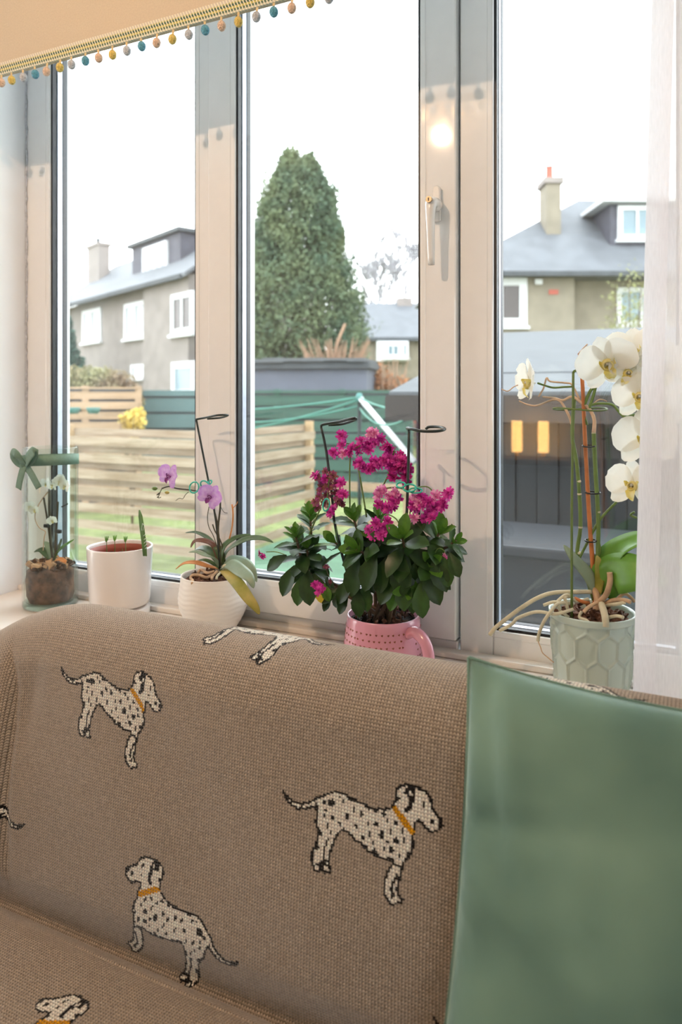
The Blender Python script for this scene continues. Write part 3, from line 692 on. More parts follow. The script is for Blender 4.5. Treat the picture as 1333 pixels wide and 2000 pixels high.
fc = V[F].mean(1); fx_ = fc[:, 0]; fs_ = ((SV[:-1, :-1]+SV[1:, 1:])/2).ravel()
# picture position of each stitch, only used to read the print's position off the photograph
rel = fc-np.array(EYE); Dp = rel@np.array(AX); pxs = 666+FPX*(rel@np.array(RX))/Dp; pys = 770-FPX*rel[:, 2]/Dp
def stitch(px, py):
    k = np.where((abs(pxs-px) < 4) & (abs(pys-py) < 4) & (Dp > 0))[0]
    if len(k) == 0: k = np.argsort((pxs-px)**2+(pys-py)**2)[:1]
    k = k[np.argmin(Dp[k])]; return fx_[k], fs_[k]
# the dog of the print, traced once
OUT = [(75,130),(100,165),(150,205),(200,225),(260,225),(300,212),(340,185),(400,170),(450,150),(500,140),(560,155),(600,185),(650,210),(700,235),(760,262),(820,272),(870,270),(905,262),(935,225),(945,180),(955,130),(985,100),(1030,92),(1080,110),(1130,130),(1165,160),(1190,200),(1195,250),(1220,310),(1255,345),(1260,385),(1230,420),(1190,430),(1150,410),(1125,370),(1100,350),(1075,365),(1070,430),(1050,470),(1055,520),(1040,580),(1000,630),(975,655),(960,720),(940,790),(925,850),(935,890),(960,915),(955,945),(920,940),(895,960),(860,935),(835,890),(830,830),(845,770),(870,710),(905,660),(900,635),(850,630),(790,610),(740,590),(700,560),(690,535),(640,510),(600,470),(570,440),(540,425),(510,445),(480,485),(455,540),(435,600),(420,660),(430,720),(435,745),(395,745),(375,720),(375,660),(355,690),(355,735),(320,735),(300,700),(290,650),(295,600),(320,550),(345,500),(345,430),(330,370),(345,300),(335,255),(300,255),(250,270),(190,265),(140,235),(95,190)]
COLLAR = [(905,262),(945,246),(1075,425),(1040,455)]
EAR = [(1035,95),(1088,108),(1078,190),(1062,260),(1020,302),(990,290),(1030,240),(1040,185),(1000,160)]
STROKES = [[(420,500),(395,560),(385,640),(375,690)],[(932,740),(905,790),(880,850),(900,880)],[(905,655),(960,690)],[(335,230),(340,255)]]
SPOTS = [(400,225,12,22),(455,225,35,30),(520,185,10,10),(550,215,10,20),(605,195,22,18),(410,285,13,10),(395,320,10,18),(462,335,10,26),(515,385,10,24),(418,395,9,24),(440,440,9,20),(362,450,13,28),(330,560,20,24),(575,325,17,22),(628,280,10,26),(685,310,12,24),(640,400,9,28),(690,480,12,22),(735,380,10,20),(790,380,16,20),(740,450,9,22),(765,520,10,12),(830,460,22,30),(880,350,10,20),(940,370,16,14),(900,430,9,26),(870,510,11,18),(935,500,22,24),(990,490,9,24),(895,565,20,22),(845,560,9,10),(955,605,12,20),(1010,590,12,20),(770,580,19,20),(710,560,18,18),(850,305,16,18),(790,285,16,18),(745,265,10,16),(985,430,9,26),(960,195,18,18),(332,690,16,10),(400,680,10,26),(1143,235,10,26),(1115,290,7,9),(1195,358,13,22),(1245,378,18,30),(130,222,10,8),(165,238,8,8),(215,248,9,9),(262,248,9,7),(890,900,14,12)]
def inpoly(x, y, poly):
    c = np.zeros(x.shape, bool); n = len(poly); j = n-1
    for i in range(n):
        xi, yi = poly[i]; xj, yj = poly[j]
        if yi != yj: c ^= ((yi > y) != (yj > y)) & (x < (xj-xi)*(y-yi)/(yj-yi)+xi)
        j = i
    return c
def segdist(x, y, pts, closed):
    d = np.full(x.shape, 1e9); n = len(pts)
    for i in range(n if closed else n-1):
        ax, ay = pts[i]; bx_, by = pts[(i+1) % n]; L2 = (bx_-ax)**2+(by-ay)**2+1e-9
        t = np.clip(((x-ax)*(bx_-ax)+(y-ay)*(by-ay))/L2, 0, 1); d = np.minimum(d, np.hypot(x-ax-t*(bx_-ax), y-ay-t*(by-ay)))
    return d
TP = np.array([(75, 130, 1), (1255, 380, 1), (320, 735, 1), (895, 955, 1)], float)
BASE = np.array((.46, .37, .285)); CREAM = np.array((1.0, .90, .77)); DARK = np.array((.012, .010, .010)); OCHRE = np.array(lin((226, 156, 10)))
col = np.tile(BASE, (len(F), 1))
def print_dog(Am):                                   # Am maps template (x, y, 1) to the throw's (x, s)
    Ai = np.linalg.inv(np.vstack([Am.T, [0, 0, 1]]))
    q = np.stack([fx_, fs_, np.ones_like(fx_)], 1)@Ai.T; tx, ty = q[:, 0], q[:, 1]
    k = np.where((tx > 30) & (tx < 1310) & (ty > 50) & (ty < 1010))[0]
    x, y = tx[k], ty[k]; ins = inpoly(x, y, OUT); c = col[k]
    c[ins] = CREAM
    for sx_, sy_, a, b in SPOTS: c[ins & (((x-sx_)/a)**2+((y-sy_)/b)**2 < 1)] = DARK
    c[inpoly(x, y, EAR)] = DARK
    c[(((x-1018)/16)**2+((y-205)/34)**2 < 1) | (((x-1055)/8)**2+((y-160)/22)**2 < 1)] = CREAM
    for st_ in STROKES: c[segdist(x, y, st_, False) < 9] = DARK
    c[segdist(x, y, OUT, True) < 9.5] = DARK
    c[inpoly(x, y, COLLAR)] = OCHRE
    col[k] = c
def fit(pxpts, tp=None): return np.linalg.lstsq(TP if tp is None else np.c_[np.array(tp, float), np.ones(len(tp))], np.array([stitch(*p) for p in pxpts]), rcond=None)[0]
A1 = fit([(115, 1301), (313, 1381), (157, 1440), (249, 1493)])
A2 = fit([(550, 1544), (859, 1610), (614, 1703), (765, 1761)])
A3 = fit([(466, 1890), (245, 1694), (411, 1849), (356, 1782), (378, 1885), (257, 1863)], [(75, 130), (1255, 380), (335, 240), (605, 195), (320, 560), (895, 955)])
def moved(Am, tpt, pxpt):
    B = Am.copy(); cur = np.array([*tpt, 1.])@Am; B[2] += np.array(stitch(*pxpt))-cur; return B
for Am in (A1, A2, A3): print_dog(Am)
print_dog(moved(A3, (320, 735), (503, 1294)))
print_dog(moved(A3, (1255, 380), (78, 1950)))
print_dog(moved(A3, (75, 130), (46, 1608)))
print_dog(moved(A3, (75, 130), (1262, 1364)))
print_dog(moved(A1, (75, 130), (845, 1985)))
col *= rng.normal(1, .10, len(F))[:, None].clip(.8, 1.2)
me = bpy.data.meshes.new('throw_blanket')
me.vertices.add(len(V)); me.vertices.foreach_set('co', V.astype(np.float32).ravel())
me.loops.add(F.size); me.loops.foreach_set('vertex_index', F.astype(np.int32).ravel())
me.polygons.add(len(F)); me.polygons.foreach_set('loop_start', np.arange(0, F.size, 4, dtype=np.int32))
me.update(calc_edges=True)
me.polygons.foreach_set('use_smooth', np.ones(len(F), bool))
at = me.attributes.new('stitch_colour', 'FLOAT_COLOR', 'FACE'); at.data.foreach_set('color', np.c_[col.clip(0, 1), np.ones(len(F))].astype(np.float32).ravel())
uv = me.uv_layers.new(name='stitches')
gi = np.arange(len(F)); gr, gc = gi//(nx-1), gi % (nx-1)
uvq = np.stack([np.stack([gc+a, gr+b], 1) for a, b in ((0, 0), (0, 1), (1, 1), (1, 0))], 1).reshape(-1, 2)
uvq = uvq*.6
uv.data.foreach_set('uv', uvq.astype(np.float32).ravel())
m = bpy.data.materials.new('knitted_cotton'); m.use_nodes = True; n = m.node_tree.nodes; l = m.node_tree.links; b = n['Principled BSDF']
b.inputs['Roughness'].default_value = .95; b.inputs['Specular IOR Level'].default_value = .15; b.inputs['Sheen Weight'].default_value = .5; b.inputs['Sheen Roughness'].default_value = .25
ta = n.new('ShaderNodeAttribute'); ta.attribute_name = 'stitch_colour'; tu = n.new('ShaderNodeUVMap'); tu.uv_map = 'stitches'
sp = n.new('ShaderNodeSeparateXYZ'); l.new(tu.outputs[0], sp.inputs[0])
def math_(op, a, b_=None):
    q = n.new('ShaderNodeMath'); q.operation = op
    for i, v_ in enumerate((a, b_)):
        if v_ is None: continue
        if isinstance(v_, (int, float)): q.inputs[i].default_value = v_
        else: l.new(v_, q.inputs[i])
    return q.outputs[0]
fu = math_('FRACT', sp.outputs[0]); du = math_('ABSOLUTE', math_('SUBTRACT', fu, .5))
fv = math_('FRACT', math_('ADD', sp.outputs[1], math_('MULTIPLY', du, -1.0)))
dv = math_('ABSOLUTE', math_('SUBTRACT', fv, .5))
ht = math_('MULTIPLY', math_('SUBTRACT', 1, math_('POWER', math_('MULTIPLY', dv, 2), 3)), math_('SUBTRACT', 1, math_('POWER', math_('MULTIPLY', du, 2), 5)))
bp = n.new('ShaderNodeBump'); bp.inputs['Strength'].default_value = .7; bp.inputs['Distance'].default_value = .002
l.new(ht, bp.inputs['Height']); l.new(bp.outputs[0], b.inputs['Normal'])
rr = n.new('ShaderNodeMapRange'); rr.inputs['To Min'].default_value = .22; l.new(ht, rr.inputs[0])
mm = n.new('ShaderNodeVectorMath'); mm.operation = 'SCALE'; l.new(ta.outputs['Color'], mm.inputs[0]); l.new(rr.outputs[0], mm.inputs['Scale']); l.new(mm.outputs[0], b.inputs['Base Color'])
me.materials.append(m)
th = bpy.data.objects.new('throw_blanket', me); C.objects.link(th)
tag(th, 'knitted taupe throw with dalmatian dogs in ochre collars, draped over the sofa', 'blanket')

# ================================================================== CUSHION
def velvet():
    m = bpy.data.materials.new('green_velvet'); m.use_nodes = True; n = m.node_tree.nodes; l = m.node_tree.links; b = n['Principled BSDF']
    t = n.new('ShaderNodeTexCoord'); nz = n.new('ShaderNodeTexNoise'); nz.inputs['Scale'].default_value = 7; nz.inputs['Detail'].default_value = 2
    rp = n.new('ShaderNodeValToRGB'); rp.color_ramp.elements[0].position = .3; rp.color_ramp.elements[1].position = .7
    rp.color_ramp.elements[0].color = (*lin((84, 112, 100)), 1); rp.color_ramp.elements[1].color = (*lin((112, 140, 124)), 1)
    l.new(t.outputs['Object'], nz.inputs[0]); l.new(nz.outputs['Fac'], rp.inputs[0]); l.new(rp.outputs[0], b.inputs['Base Color'])
    b.inputs['Roughness'].default_value = .7; b.inputs['Specular IOR Level'].default_value = .2
    b.inputs['Sheen Weight'].default_value = 1.0; b.inputs['Sheen Roughness'].default_value = .35; b.inputs['Sheen Tint'].default_value = (.70, .95, .90, 1)
    nb = n.new('ShaderNodeTexNoise'); nb.inputs['Scale'].default_value = 22; bp = n.new('ShaderNodeBump'); bp.inputs['Strength'].default_value = .25; bp.inputs['Distance'].default_value = .01
    l.new(t.outputs['Object'], nb.inputs[0]); l.new(nb.outputs['Fac'], bp.inputs['Height']); l.new(bp.outputs[0], b.inputs['Normal'])
    return m
M['velvet'] = velvet()
cw, chh = .50, .50; N = 64
down = Vector((0, -.322, -.947)); nrm = Vector((0, -.947, .322)); c0 = Vector((-.250, .873, 1.033))
def cush(u, v, side):
    iu = .012*(1-(2*v-1)**2)**1; iv = .020*(1-(2*u-1)**2)
    x = u*cw + (.5-u)*2*iu; y = v*chh + (.5-v)*2*iv
    f = max(0, (1-abs(2*u-1)**3.2))*max(0, (1-abs(2*v-1)**3.2)); t = .082*f**.62
    t *= 1+.10*math.sin(u*9+v*4)*math.exp(-u*3)
    rim = math.exp(-u/.16)
    g = lambda q, w_: math.exp(-(q/w_)**2)
    sm = lambda q: 1/(1+math.exp(-q))
    t -= f**.4*.009*g(u-(.045+.14*v), .026)*sm((.37-v)/.03)           # slack valley inside the left seam
    t += f**.4*.006*g(u-.10-.14*v, .03)*sm((.34-v)/.03)
    t += f**.4*rim*(.016*g(v-.40-.5*u, .035)-.016*g(v-.335+.2*u, .025)+.012*g(v-.47-.3*u, .05)-.010*g(v-.57+.3*u, .05)+.012*g(v-.70, .06)-.010*g(v-.80-.3*u, .05))
    t -= f*.010*g(u-.30+.2*v, .10)*g(v-.12, .10)
    t += f*.008*math.sin(u*11-v*6)+f*.005*math.sin(u*5+v*13)
    return c0+Vector((x, 0, 0))+down*y+nrm*(t*side)
mb = MB(); vs = []
for side in (1, -1):
    for j in range(N+1):
        for i in range(N+1): vs.append(cush(i/N, j/N, side if side > 0 else -.75))
fs = []
for s_ in range(2):
    o0 = s_*(N+1)**2
    for j in range(N):
        for i in range(N): q = o0+j*(N+1)+i; fs.append((q, q+1, q+N+2, q+N+1))
mb.add(vs, fs)
cu = thing('cushion', 'sage green velvet cushion leaning on the sofa back at right', 'cushion', (0, .72, .56))
o = mb.build('cover', M['velvet'], cu, smooth=True)
bmm = bmesh.new(); bmm.from_mesh(o.data); bmesh.ops.remove_doubles(bmm, verts=bmm.verts, dist=1e-5); bmesh.ops.recalc_face_normals(bmm, faces=bmm.faces); bmm.to_mesh(o.data); bmm.free()
ed = [cush(i/N, 0, 0) for i in range(N+1)]+[cush(1, j/N, 0) for j in range(1, N+1)]+[cush(1-i/N, 1, 0) for i in range(1, N+1)]+[cush(0, 1-j/N, 0) for j in range(1, N+1)]
MB().tube(ed, .0022, 6).build('seam', M['velvet'], cu, smooth=True)

# ================================================================== BLIND + SHEER CURTAIN
M['linen'] = mat('cream_linen', (196, 184, 164), .9, .04, 300, bump=.15, bscale=500)
M['white_bounce_lining'] = mat('white_bounce_lining', (240, 242, 246), .9, .01, 200)
BY = 1.10; HEM = P(240, 85, BY).z
rb = thing('roman_blind', 'cream linen blind with bobble trim at the top of the window', 'blind', (-.5, BY, 2.48))
fp = MB(); vs = []
bxs = np.linspace(-1.72, .75, 60); bzs = [HEM+.004, 2.12, 2.2, 2.3, 2.4, 2.48]
mb = MB()
for y0 in (BY, BY+.018):
    pass
fp.box(-1.72, .75, BY, BY+.016, HEM+.004, 2.49); fp.build('fabric_panel', M['linen'], rb, bevel=.004)
MB().box(-1.71, .74, BY+.017, BY+.020, HEM+.01, 2.485).build('bounce_lining', M['white_bounce_lining'], rb)  # unseen white backing, added to bounce daylight onto the upper frame bars
def trim_mat():
    m = bpy.data.materials.new('woven_braid'); m.use_nodes = True; n = m.node_tree.nodes; l = m.node_tree.links; b = n['Principled BSDF']; b.inputs['Roughness'].default_value = .85
    t = n.new('ShaderNodeTexCoord'); s = n.new('ShaderNodeSeparateXYZ'); l.new(t.outputs['Object'], s.inputs[0])
    def mth(op, a, c):
        q = n.new('ShaderNodeMath'); q.operation = op
        for i, v in enumerate((a, c)):
            if isinstance(v, (int, float)): q.inputs[i].default_value = v
            else: l.new(v, q.inputs[i])
        return q.outputs[0]
    v = mth('DIVIDE', mth('SUBTRACT', s.outputs['Z'], HEM), .026)
    rp = n.new('ShaderNodeValToRGB'); rp.color_ramp.interpolation = 'CONSTANT'
    cols = [(0, (188, 192, 178)), (.16, (84, 108, 92)), (.36, (190, 180, 104)), (.50, (70, 98, 88)), (.68, (176, 172, 112)), (.80, (196, 192, 182))]
    e = rp.color_ramp.elements; e[0].position = 0; e[0].color = (*lin(cols[0][1]), 1); e[1].position = cols[1][0]; e[1].color = (*lin(cols[1][1]), 1)
    for p, c in cols[2:]: k = e.new(p); k.color = (*lin(c), 1)
    zig = mth('MULTIPLY', mth('ABSOLUTE', mth('SUBTRACT', mth('FRACT', mth('MULTIPLY', s.outputs['X'], 160), 0), .5), 0), .16)
    l.new(mth('ADD', v, zig), rp.inputs[0])
    st_ = mth('GREATER_THAN', mth('FRACT', mth('ADD', mth('MULTIPLY', s.outputs['X'], 160), mth('MULTIPLY', v, 2.0)), 0), .3)
    mx = n.new('ShaderNodeMix'); mx.data_type = 'RGBA'; mx.inputs[6].default_value = (*lin((232, 226, 206)), 1); l.new(st_, mx.inputs[0]); l.new(rp.outputs[0], mx.inputs[7]); l.new(mx.outputs[2], b.inputs['Base Color'])
    return m
M['braid'] = trim_mat()
MB().box(-1.72, .75, BY-.004, BY, HEM, HEM+.026).build('braid_trim', M['braid'], rb)
bob_c = {'peach': (238, 206, 182), 'yellow': (236, 208, 112), 'grey': (204, 210, 220), 'blue': (92, 170, 200)}
bob_m = {}
for k, c in bob_c.items():
    mt = mat('bobble_'+k, c, .95, .18, 260, bump=.8, bscale=300, sheen=.3)
    mb = MB(); mb.ball((0, 0, 0), .0078, 12, 9, (1, 1, 1.22)); bob_m[k] = mb.mesh('pompom', mt, True)
M['cord'] = mat('cream_cord', (226, 204, 160), .9, .1, 200)
cmb = MB(); cmb.tube([(-.0012, 0, .004), (-.0012, 0, .019)], .0011, 6); cmb.tube([(.0012, 0, .004), (.0012, 0, .019)], .0011, 6); cord_me = cmb.mesh('cord', M['cord'], True)
bx0 = -1.3245; order = ['peach', 'yellow', 'grey', 'blue']
spots = [-1.3245, -1.2941, -1.2596, -1.2259, -1.1942, -1.1574, -1.1256, -1.0889, -1.0544, -1.0192, -.9835, -.9474, -.912, -.8751, -.8378, -.8014, -.7659, -.7301, -.693, -.6579, -.6225]
lst = [(x, order[i % 4]) for i, x in enumerate(spots)]
x = spots[0]-.0345; i = -1
while x > -1.71: lst.append((x, order[i % 4])); x -= .0345; i -= 1
x = spots[-1]+.0355; i = len(spots)
while x < .74: lst.append((x, order[i % 4])); x += .0355; i += 1
for x, k in lst:
    q = inst(bob_m[k], 'pompom', rb, Matrix.Translation((x, BY-.002, HEM-.0165+random.uniform(-.001, .001)))@Matrix.Rotation(random.uniform(-.15, .15), 4, 'Y'))
    c_ = bpy.data.objects.new('cord', cord_me); C.objects.link(c_); c_.parent = q
M['voile'] = sheer_mat('white_voile', (.93, .92, .95), .20)
cv = MB(); vs = []; fs = []; NU, NV = 150, 40
for j in range(NV+1):
    z = .60+(2.46-.60)*j/NV; el = -.080+(.026)*(z-.96)/1.03
    for i in range(NU+1):
        u = i/NU; x = el+u*(.62-el); A_ = .012*(.5+.5*math.exp(-((u-.4)/.6)**2))
        y = 1.070+A_*math.sin(u*46+1.0+.25*math.sin(z*3))
        vs.append((x, y, z))
for j in range(NV):
    for i in range(NU): q = j*(NU+1)+i; fs.append((q, q+1, q+NU+2, q+NU+1))
cv.add(vs, fs)
cr_ = thing('sheer_curtain', 'white sheer voile curtain hanging at the right side of the window', 'curtain', (.25, 1.08, 2.47))
cv.build('voile', M['voile'], cr_, smooth=True, recalc=False)
hs = MB(); vs = []; fs = []
for j in range(NV+1):
    z = .60+(2.46-.60)*j/NV; el = -.080+(.026)*(z-.96)/1.03
    for i in range(3): vs.append((el+.014*i, 1.0675+.012*.85*math.sin(.014*i/.68*46+1.0+.25*math.sin(z*3)), z))
for j in range(NV):
    for i in range(2): q = j*3+i; fs.append((q, q+1, q+4, q+3))
hs.add(vs, fs); hs.build('hem', M['voile'], cr_, smooth=True, recalc=False)
MB().tube([(-.2, 1.070, 2.475), (.75, 1.070, 2.475)], .01, 10).build('curtain_rail', M['white'], cr_, smooth=True)

# ================================================================== PLANTS AND POTS
M['ceramic'] = mat('white_ceramic', (232, 226, 222), .25, .01, 10, coat=.3)
M['ceramic2'] = mat('white_matt_ceramic', (230, 224, 216), .45, .02, 10)
M['terracotta'] = mat('terracotta_plastic', (150, 72, 54), .5, .08, 20)
M['orchid_leaf'] = mat('orchid_leaf', (72, 96, 56), .35, .15, 30, trans=.12)
M['orchid_sage'] = mat('orchid_leaf_sage', (140, 160, 136), .35, .08, 40, stretch=(1, 1, 1), trans=.1)
M['orchid_brown'] = mat('orchid_leaf_brown', (104, 66, 50), .45, .2, 30)
M['orchid_dead'] = mat('orchid_leaf_dead', (206, 142, 86), .6, .2, 30, trans=.15)
M['orchid_yellow'] = mat('orchid_leaf_yellowing', (146, 146, 62), .4, 0, 18, col2=(206, 182, 104), trans=.15)
M['orchid_bright'] = mat('orchid_leaf_bright', (104, 156, 62), .35, .12, 25, trans=.2)
M['stemgreen'] = mat('green_stem', (96, 120, 58), .5, .15, 40)
M['stemdark'] = mat('dark_stem', (62, 58, 40), .6, .2, 60)
M['stembrown'] = mat('dry_stem', (200, 172, 146), .8, .15, 60)
M['root'] = mat('aerial_root', (196, 190, 164), .8, .12, 50)
M['rootbrown'] = mat('brown_root', (190, 160, 130), .8, .2, 50)
M['bamboo'] = mat('orange_cane', (186, 112, 60), .5, .15, 30)
M['petalwhite'] = mat('white_petal', (240, 240, 232), .5, .02, 40, trans=.4)
M['lipyellow'] = mat('yellow_lip', (240, 234, 184), .5, 0, 60, col2=(224, 206, 92), trans=.25)
M['petalpink'] = mat('lilac_petal', (218, 184, 224), .5, 0, 90, col2=(188, 130, 204), trans=.35)
M['lippurple'] = mat('purple_lip', (124, 36, 122), .45, .2, 80)
M['clipteal'] = mat('teal_clip', (52, 176, 156), .35, .05, 40)
M['ribbon'] = mat('sage_ribbon', (122, 152, 134), .6, .05, 200, trans=.15)
M['labelgreen'] = mat('green_label', (104, 142, 78), .4, .1, 30, trans=.3)

def pot_r(): pass
def soil_disc(name, c, r, parent, m='soil', amp=.006, n=28):
    mb = MB(); vs = [(c[0], c[1], c[2]+amp)]; fs = []; rings = 7
    for i in range(1, rings+1):
        for k in range(n):
            a = 2*PI*k/n; rr = r*i/rings; vs.append((c[0]+rr*math.cos(a), c[1]+rr*math.sin(a), c[2]+(random.uniform(-amp, amp) if i < rings else -amp)))
    for k in range(n): fs.append((0, 1+k, 1+(k+1) % n))
    for i in range(rings-1):
        for k in range(n): fs.append((1+i*n+k, 1+(i+1)*n+k, 1+(i+1)*n+(k+1) % n, 1+i*n+(k+1) % n))
    return mb.add(vs, fs).build(name, M[m], parent, smooth=True)
def chips(name, c, r, n, m, parent, s=.008, h=.006):
    mb = MB()
    for i in range(n):
        a = random.uniform(0, 2*PI); rr = r*math.sqrt(random.random()); p = Vector((c[0]+rr*math.cos(a), c[1]+rr*math.sin(a), c[2]+random.uniform(0, h)))
        R_ = Matrix.Rotation(random.uniform(0, 6.3), 3, Vector((random.gauss(0, 1), random.gauss(0, 1), random.gauss(0, 1))).normalized())
        k = s*random.uniform(.5, 1.3); mb.box(-k, k, -k*.55, k*.55, -k*.3, k*.3, lambda x, y, z: p+R_@Vector((x*random.uniform(.7, 1.2), y, z)))
    o = mb.build(name, m, parent); o['kind'] = 'stuff'; return o
def pp(t, y0=1.29): return P(t[0], t[1], y0+(t[2] if len(t) > 2 else 0))
def leaf(px, wpx, m, parent, y0=1.29, up=(0, -.55, .83), fold=.10, n=5, shape=None, name='leaf', cols=4):
    pts = smooth_path([pp(t, y0) for t in px], n); L = len(pts)
    D = (pp(px[0], y0)-EYE).dot(AX); W = wpx/FPX*D
    ws = []
    for i in range(L):
        t = i/(L-1); ws.append(W*(shape(t) if shape else max(.04, (math.sin(PI*min(1, .10+.90*t)**.85))**.7 if t < 1 else .04)))
    o = MB().ribbon(pts, ws, up, cols, fold).build(name, M[m], parent, smooth=True, recalc=False, thick=.0012)
    return o
def stem(px, r, m, parent, y0=1.29, name='stem', n=4, r1=None, seg=8):
    pts = smooth_path([pp(t, y0) for t in px], n); L = len(pts)
    rs = [r+(r1-r)*i/(L-1) for i in range(L)] if r1 else r
    return MB().tube(pts, rs, seg).build(name, M[m], parent, smooth=True)
# --- petals and flowers
def petal_mesh(name, m, L, W, cup=.18, n=7, cols=4, base=.25, tip=.25):
    mb = MB(); vs = []; fs = []
    for i in range(n+1):
        t = i/n; w_ = W*(base+(1-base)*math.sin(PI*min(.5, t*.95)))*(1-t**5*(1-tip)) if t < .98 else W*tip
        if t > .55: w_ = W*math.sqrt(max(.02, 1-((t-.55)/.46)**2))
        for k in range(cols+1):
            q = 2*k/cols-1; vs.append((q*w_/2, t*L, cup*L*(t*t*.6)+cup*W*.5*q*q-.02*L*math.sin(t*9+q*3)))
    for i in range(n):
        for k in range(cols): a = i*(cols+1)+k; fs.append((a, a+1, a+cols+2, a+cols+1))
    return mb.add(vs, fs).mesh(name, m, True, False)
def make_flower_kit(mp, ml, s):
    kit = {}
    kit['petal'] = petal_mesh('petal', mp, .52*s, .60*s, .12); kit['sepal'] = petal_mesh('sepal', mp, .50*s, .30*s, .10)
    lm = MB(); lm.lathe([(.02*s, 0), (.09*s, .03*s), (.11*s, .10*s), (.08*s, .16*s), (.06*s, .15*s), (.07*s, .09*s), (.03*s, .03*s)], 10, (0, -.03*s, 0), closed=True)
    lm.ribbon([(0, -.05*s, .08*s), (0, -.13*s, .14*s), (0, -.22*s, .13*s), (0, -.30*s, .06*s)], [.08*s, .20*s, .15*s, .03*s], (0, 0, 1), 4, .15)
    lm.ribbon([(.05*s, -.02*s, .06*s), (.12*s, .02*s, .12*s), (.12*s, .06*s, .19*s)], [.05*s, .12*s, .03*s], (1, 0, 0), 2, .1)
    lm.ribbon([(-.05*s, -.02*s, .06*s), (-.12*s, .02*s, .12*s), (-.12*s, .06*s, .19*s)], [.05*s, .12*s, .03*s], (1, 0, 0), 2, .1)
    kit['lip'] = lm.mesh('lip', ml, True, False)
    cm = MB(); cm.tube([(0, 0, -.06*s), (0, 0, 0), (0, .02*s, .10*s), (0, -.01*s, .15*s)], [.02*s, .03*s, .035*s, .02*s], 8); kit['column'] = cm.mesh('flower', mp, True)
    return kit
def flower(kit, loc, facing, up, parent, roll=0, s=1, open_=1.0):
    z = Vector(facing).normalized(); y = Vector(up); y = (y-z*y.dot(z)).normalized(); x = y.cross(z)
    R_ = Matrix((x, y, z)).transposed().to_4x4()@Matrix.Rotation(roll, 4, 'Z')
    base = Matrix.Translation(loc)@R_@Matrix.Scale(s, 4)
    f = inst(kit['column'], 'flower', parent, base)
    def sub(me_, nm, mt):
        o = bpy.data.objects.new(nm, me_); C.objects.link(o); o.parent = f; o.matrix_basis = mt
    tilt = Matrix.Rotation(.18*open_, 4, 'X')
    for a in (0, 2.25, -2.25): sub(kit['sepal'], 'sepal', Matrix.Rotation(a, 4, 'Z')@Matrix.Rotation(random.uniform(0, .25)/max(.3, open_), 4, 'X'))
    for a in (1.18, -1.18): sub(kit['petal'], 'petal', Matrix.Translation((0, 0, .012*open_*.5))@Matrix.Rotation(a, 4, 'Z')@Matrix.Rotation(random.uniform(.08, .22)/max(.3, open_), 4, 'X'))
    sub(kit['lip'], 'lip', Matrix.Translation((0, 0, 0)))
    return f
def stake_mesh(px, r, y0): return smooth_path([pp(t, y0) for t in px], 1)

# ---------- glass vase with orchid and ribbon
vx, vy = -1.385, 1.285
vc = Vector((vx, vy, SILL)); VR = .0625; VH = .374
vase = thing('glass_vase', 'tall clear glass cylinder vase at the left end of the sill', 'vase', vc)
MB().lathe([(.001, .0), (VR-.004, .0), (VR, .004), (VR, VH-.003), (VR-.0012, VH), (VR-.003, VH), (VR-.0042, VH-.003), (VR-.0042, .018), (VR-.009, .012), (.001, .012)], 64, vc+Vector((0, 0, .001))).build('glass_body', M['vase_glass'], vase, smooth=True)
M['glassrim'] = glass_mat('thick_glass', (.80, .93, .885), 1.5)
MB().lathe([(.001, .0015), (VR-.003, .0015), (VR-.0012, .005), (VR-.0015, .0115), (VR-.008, .0118), (.001, .0118)], 64, vc+Vector((0, 0, .0012))).build('glass_base', M['glassrim'], vase, smooth=True)
rbn = thing('ribbon', 'sage satin ribbon tied in a bow round the glass vase', 'ribbon', vc+Vector((0, 0, VH-.05)))
zt = P(97, 898, vy).z
MB().lathe([(VR+.0005, zt-.012), (VR+.0015, zt-.012), (VR+.0015, zt+.013), (VR+.0005, zt+.013)], 48, (vx, vy, 0), closed=True, fn=lambda r, z, a: (r, z+.004*math.cos(a+.6))).build('band', M['ribbon'], rbn, smooth=True)
by0 = vy-.062
kn = P(47, 909, by0)
MB().ball(kn+Vector((0, -.005, 0)), .0065, 10, 8, (1.1, .8, .9)).build('knot', M['ribbon'], rbn, smooth=True)
def rib(px, w0, nm, up=(0, -1, 0.05)):
    pts = smooth_path([pp(t, by0-.004) for t in px], 4); MB().ribbon(pts, [w0]*len(pts), up, 3, .04).build(nm, M['ribbon'], rbn, smooth=True, recalc=False, thick=.0008)
rib([(47, 908), (34, 902, -.004), (25, 890, -.010), (27, 884, -.022), (36, 892, -.020), (46, 907, -.006)], .020, 'bow_loop')
rib([(48, 908), (60, 900, -.006), (70, 886, -.014), (66, 881, -.024), (56, 892, -.02), (48, 907, -.006)], .022, 'bow_loop')
rib([(46, 910, -.002), (42, 925, -.006), (38, 942, -.006), (36, 955, -.004)], .019, 'ribbon_tail'); rib([(50, 910, -.002), (60, 924, -.006), (69, 940, -.006), (76, 953, -.003)], .018, 'ribbon_tail')
vo = thing('vase_orchid', 'small white orchid growing in bark inside the glass vase', 'orchid', vc+Vector((0, 0, .013)))
bk = MB(); bk.lathe([(.001, .014), (.048, .014), (.053, .03), (.054, .06), (.052, .085), (.04, .094), (.001, .096)], 36, vc, fn=lambda r, z, a: (r*(1+.03*math.sin(a*7+z*90)), z+.004*math.sin(a*5)*(z > .05)))
bk.build('bark_root_ball', M['bark'], vo, smooth=True)
chips('bark_chips', vc+Vector((0, 0, .092)), .047, 60, M['barkpale'], vo, .009, .012); chips('bark_chips', vc+Vector((0, 0, .09)), .047, 60, M['bark'], vo, .01, .012)
VY = vy
def lvf(px, w_, m): leaf(px, w_, m, vo, VY)
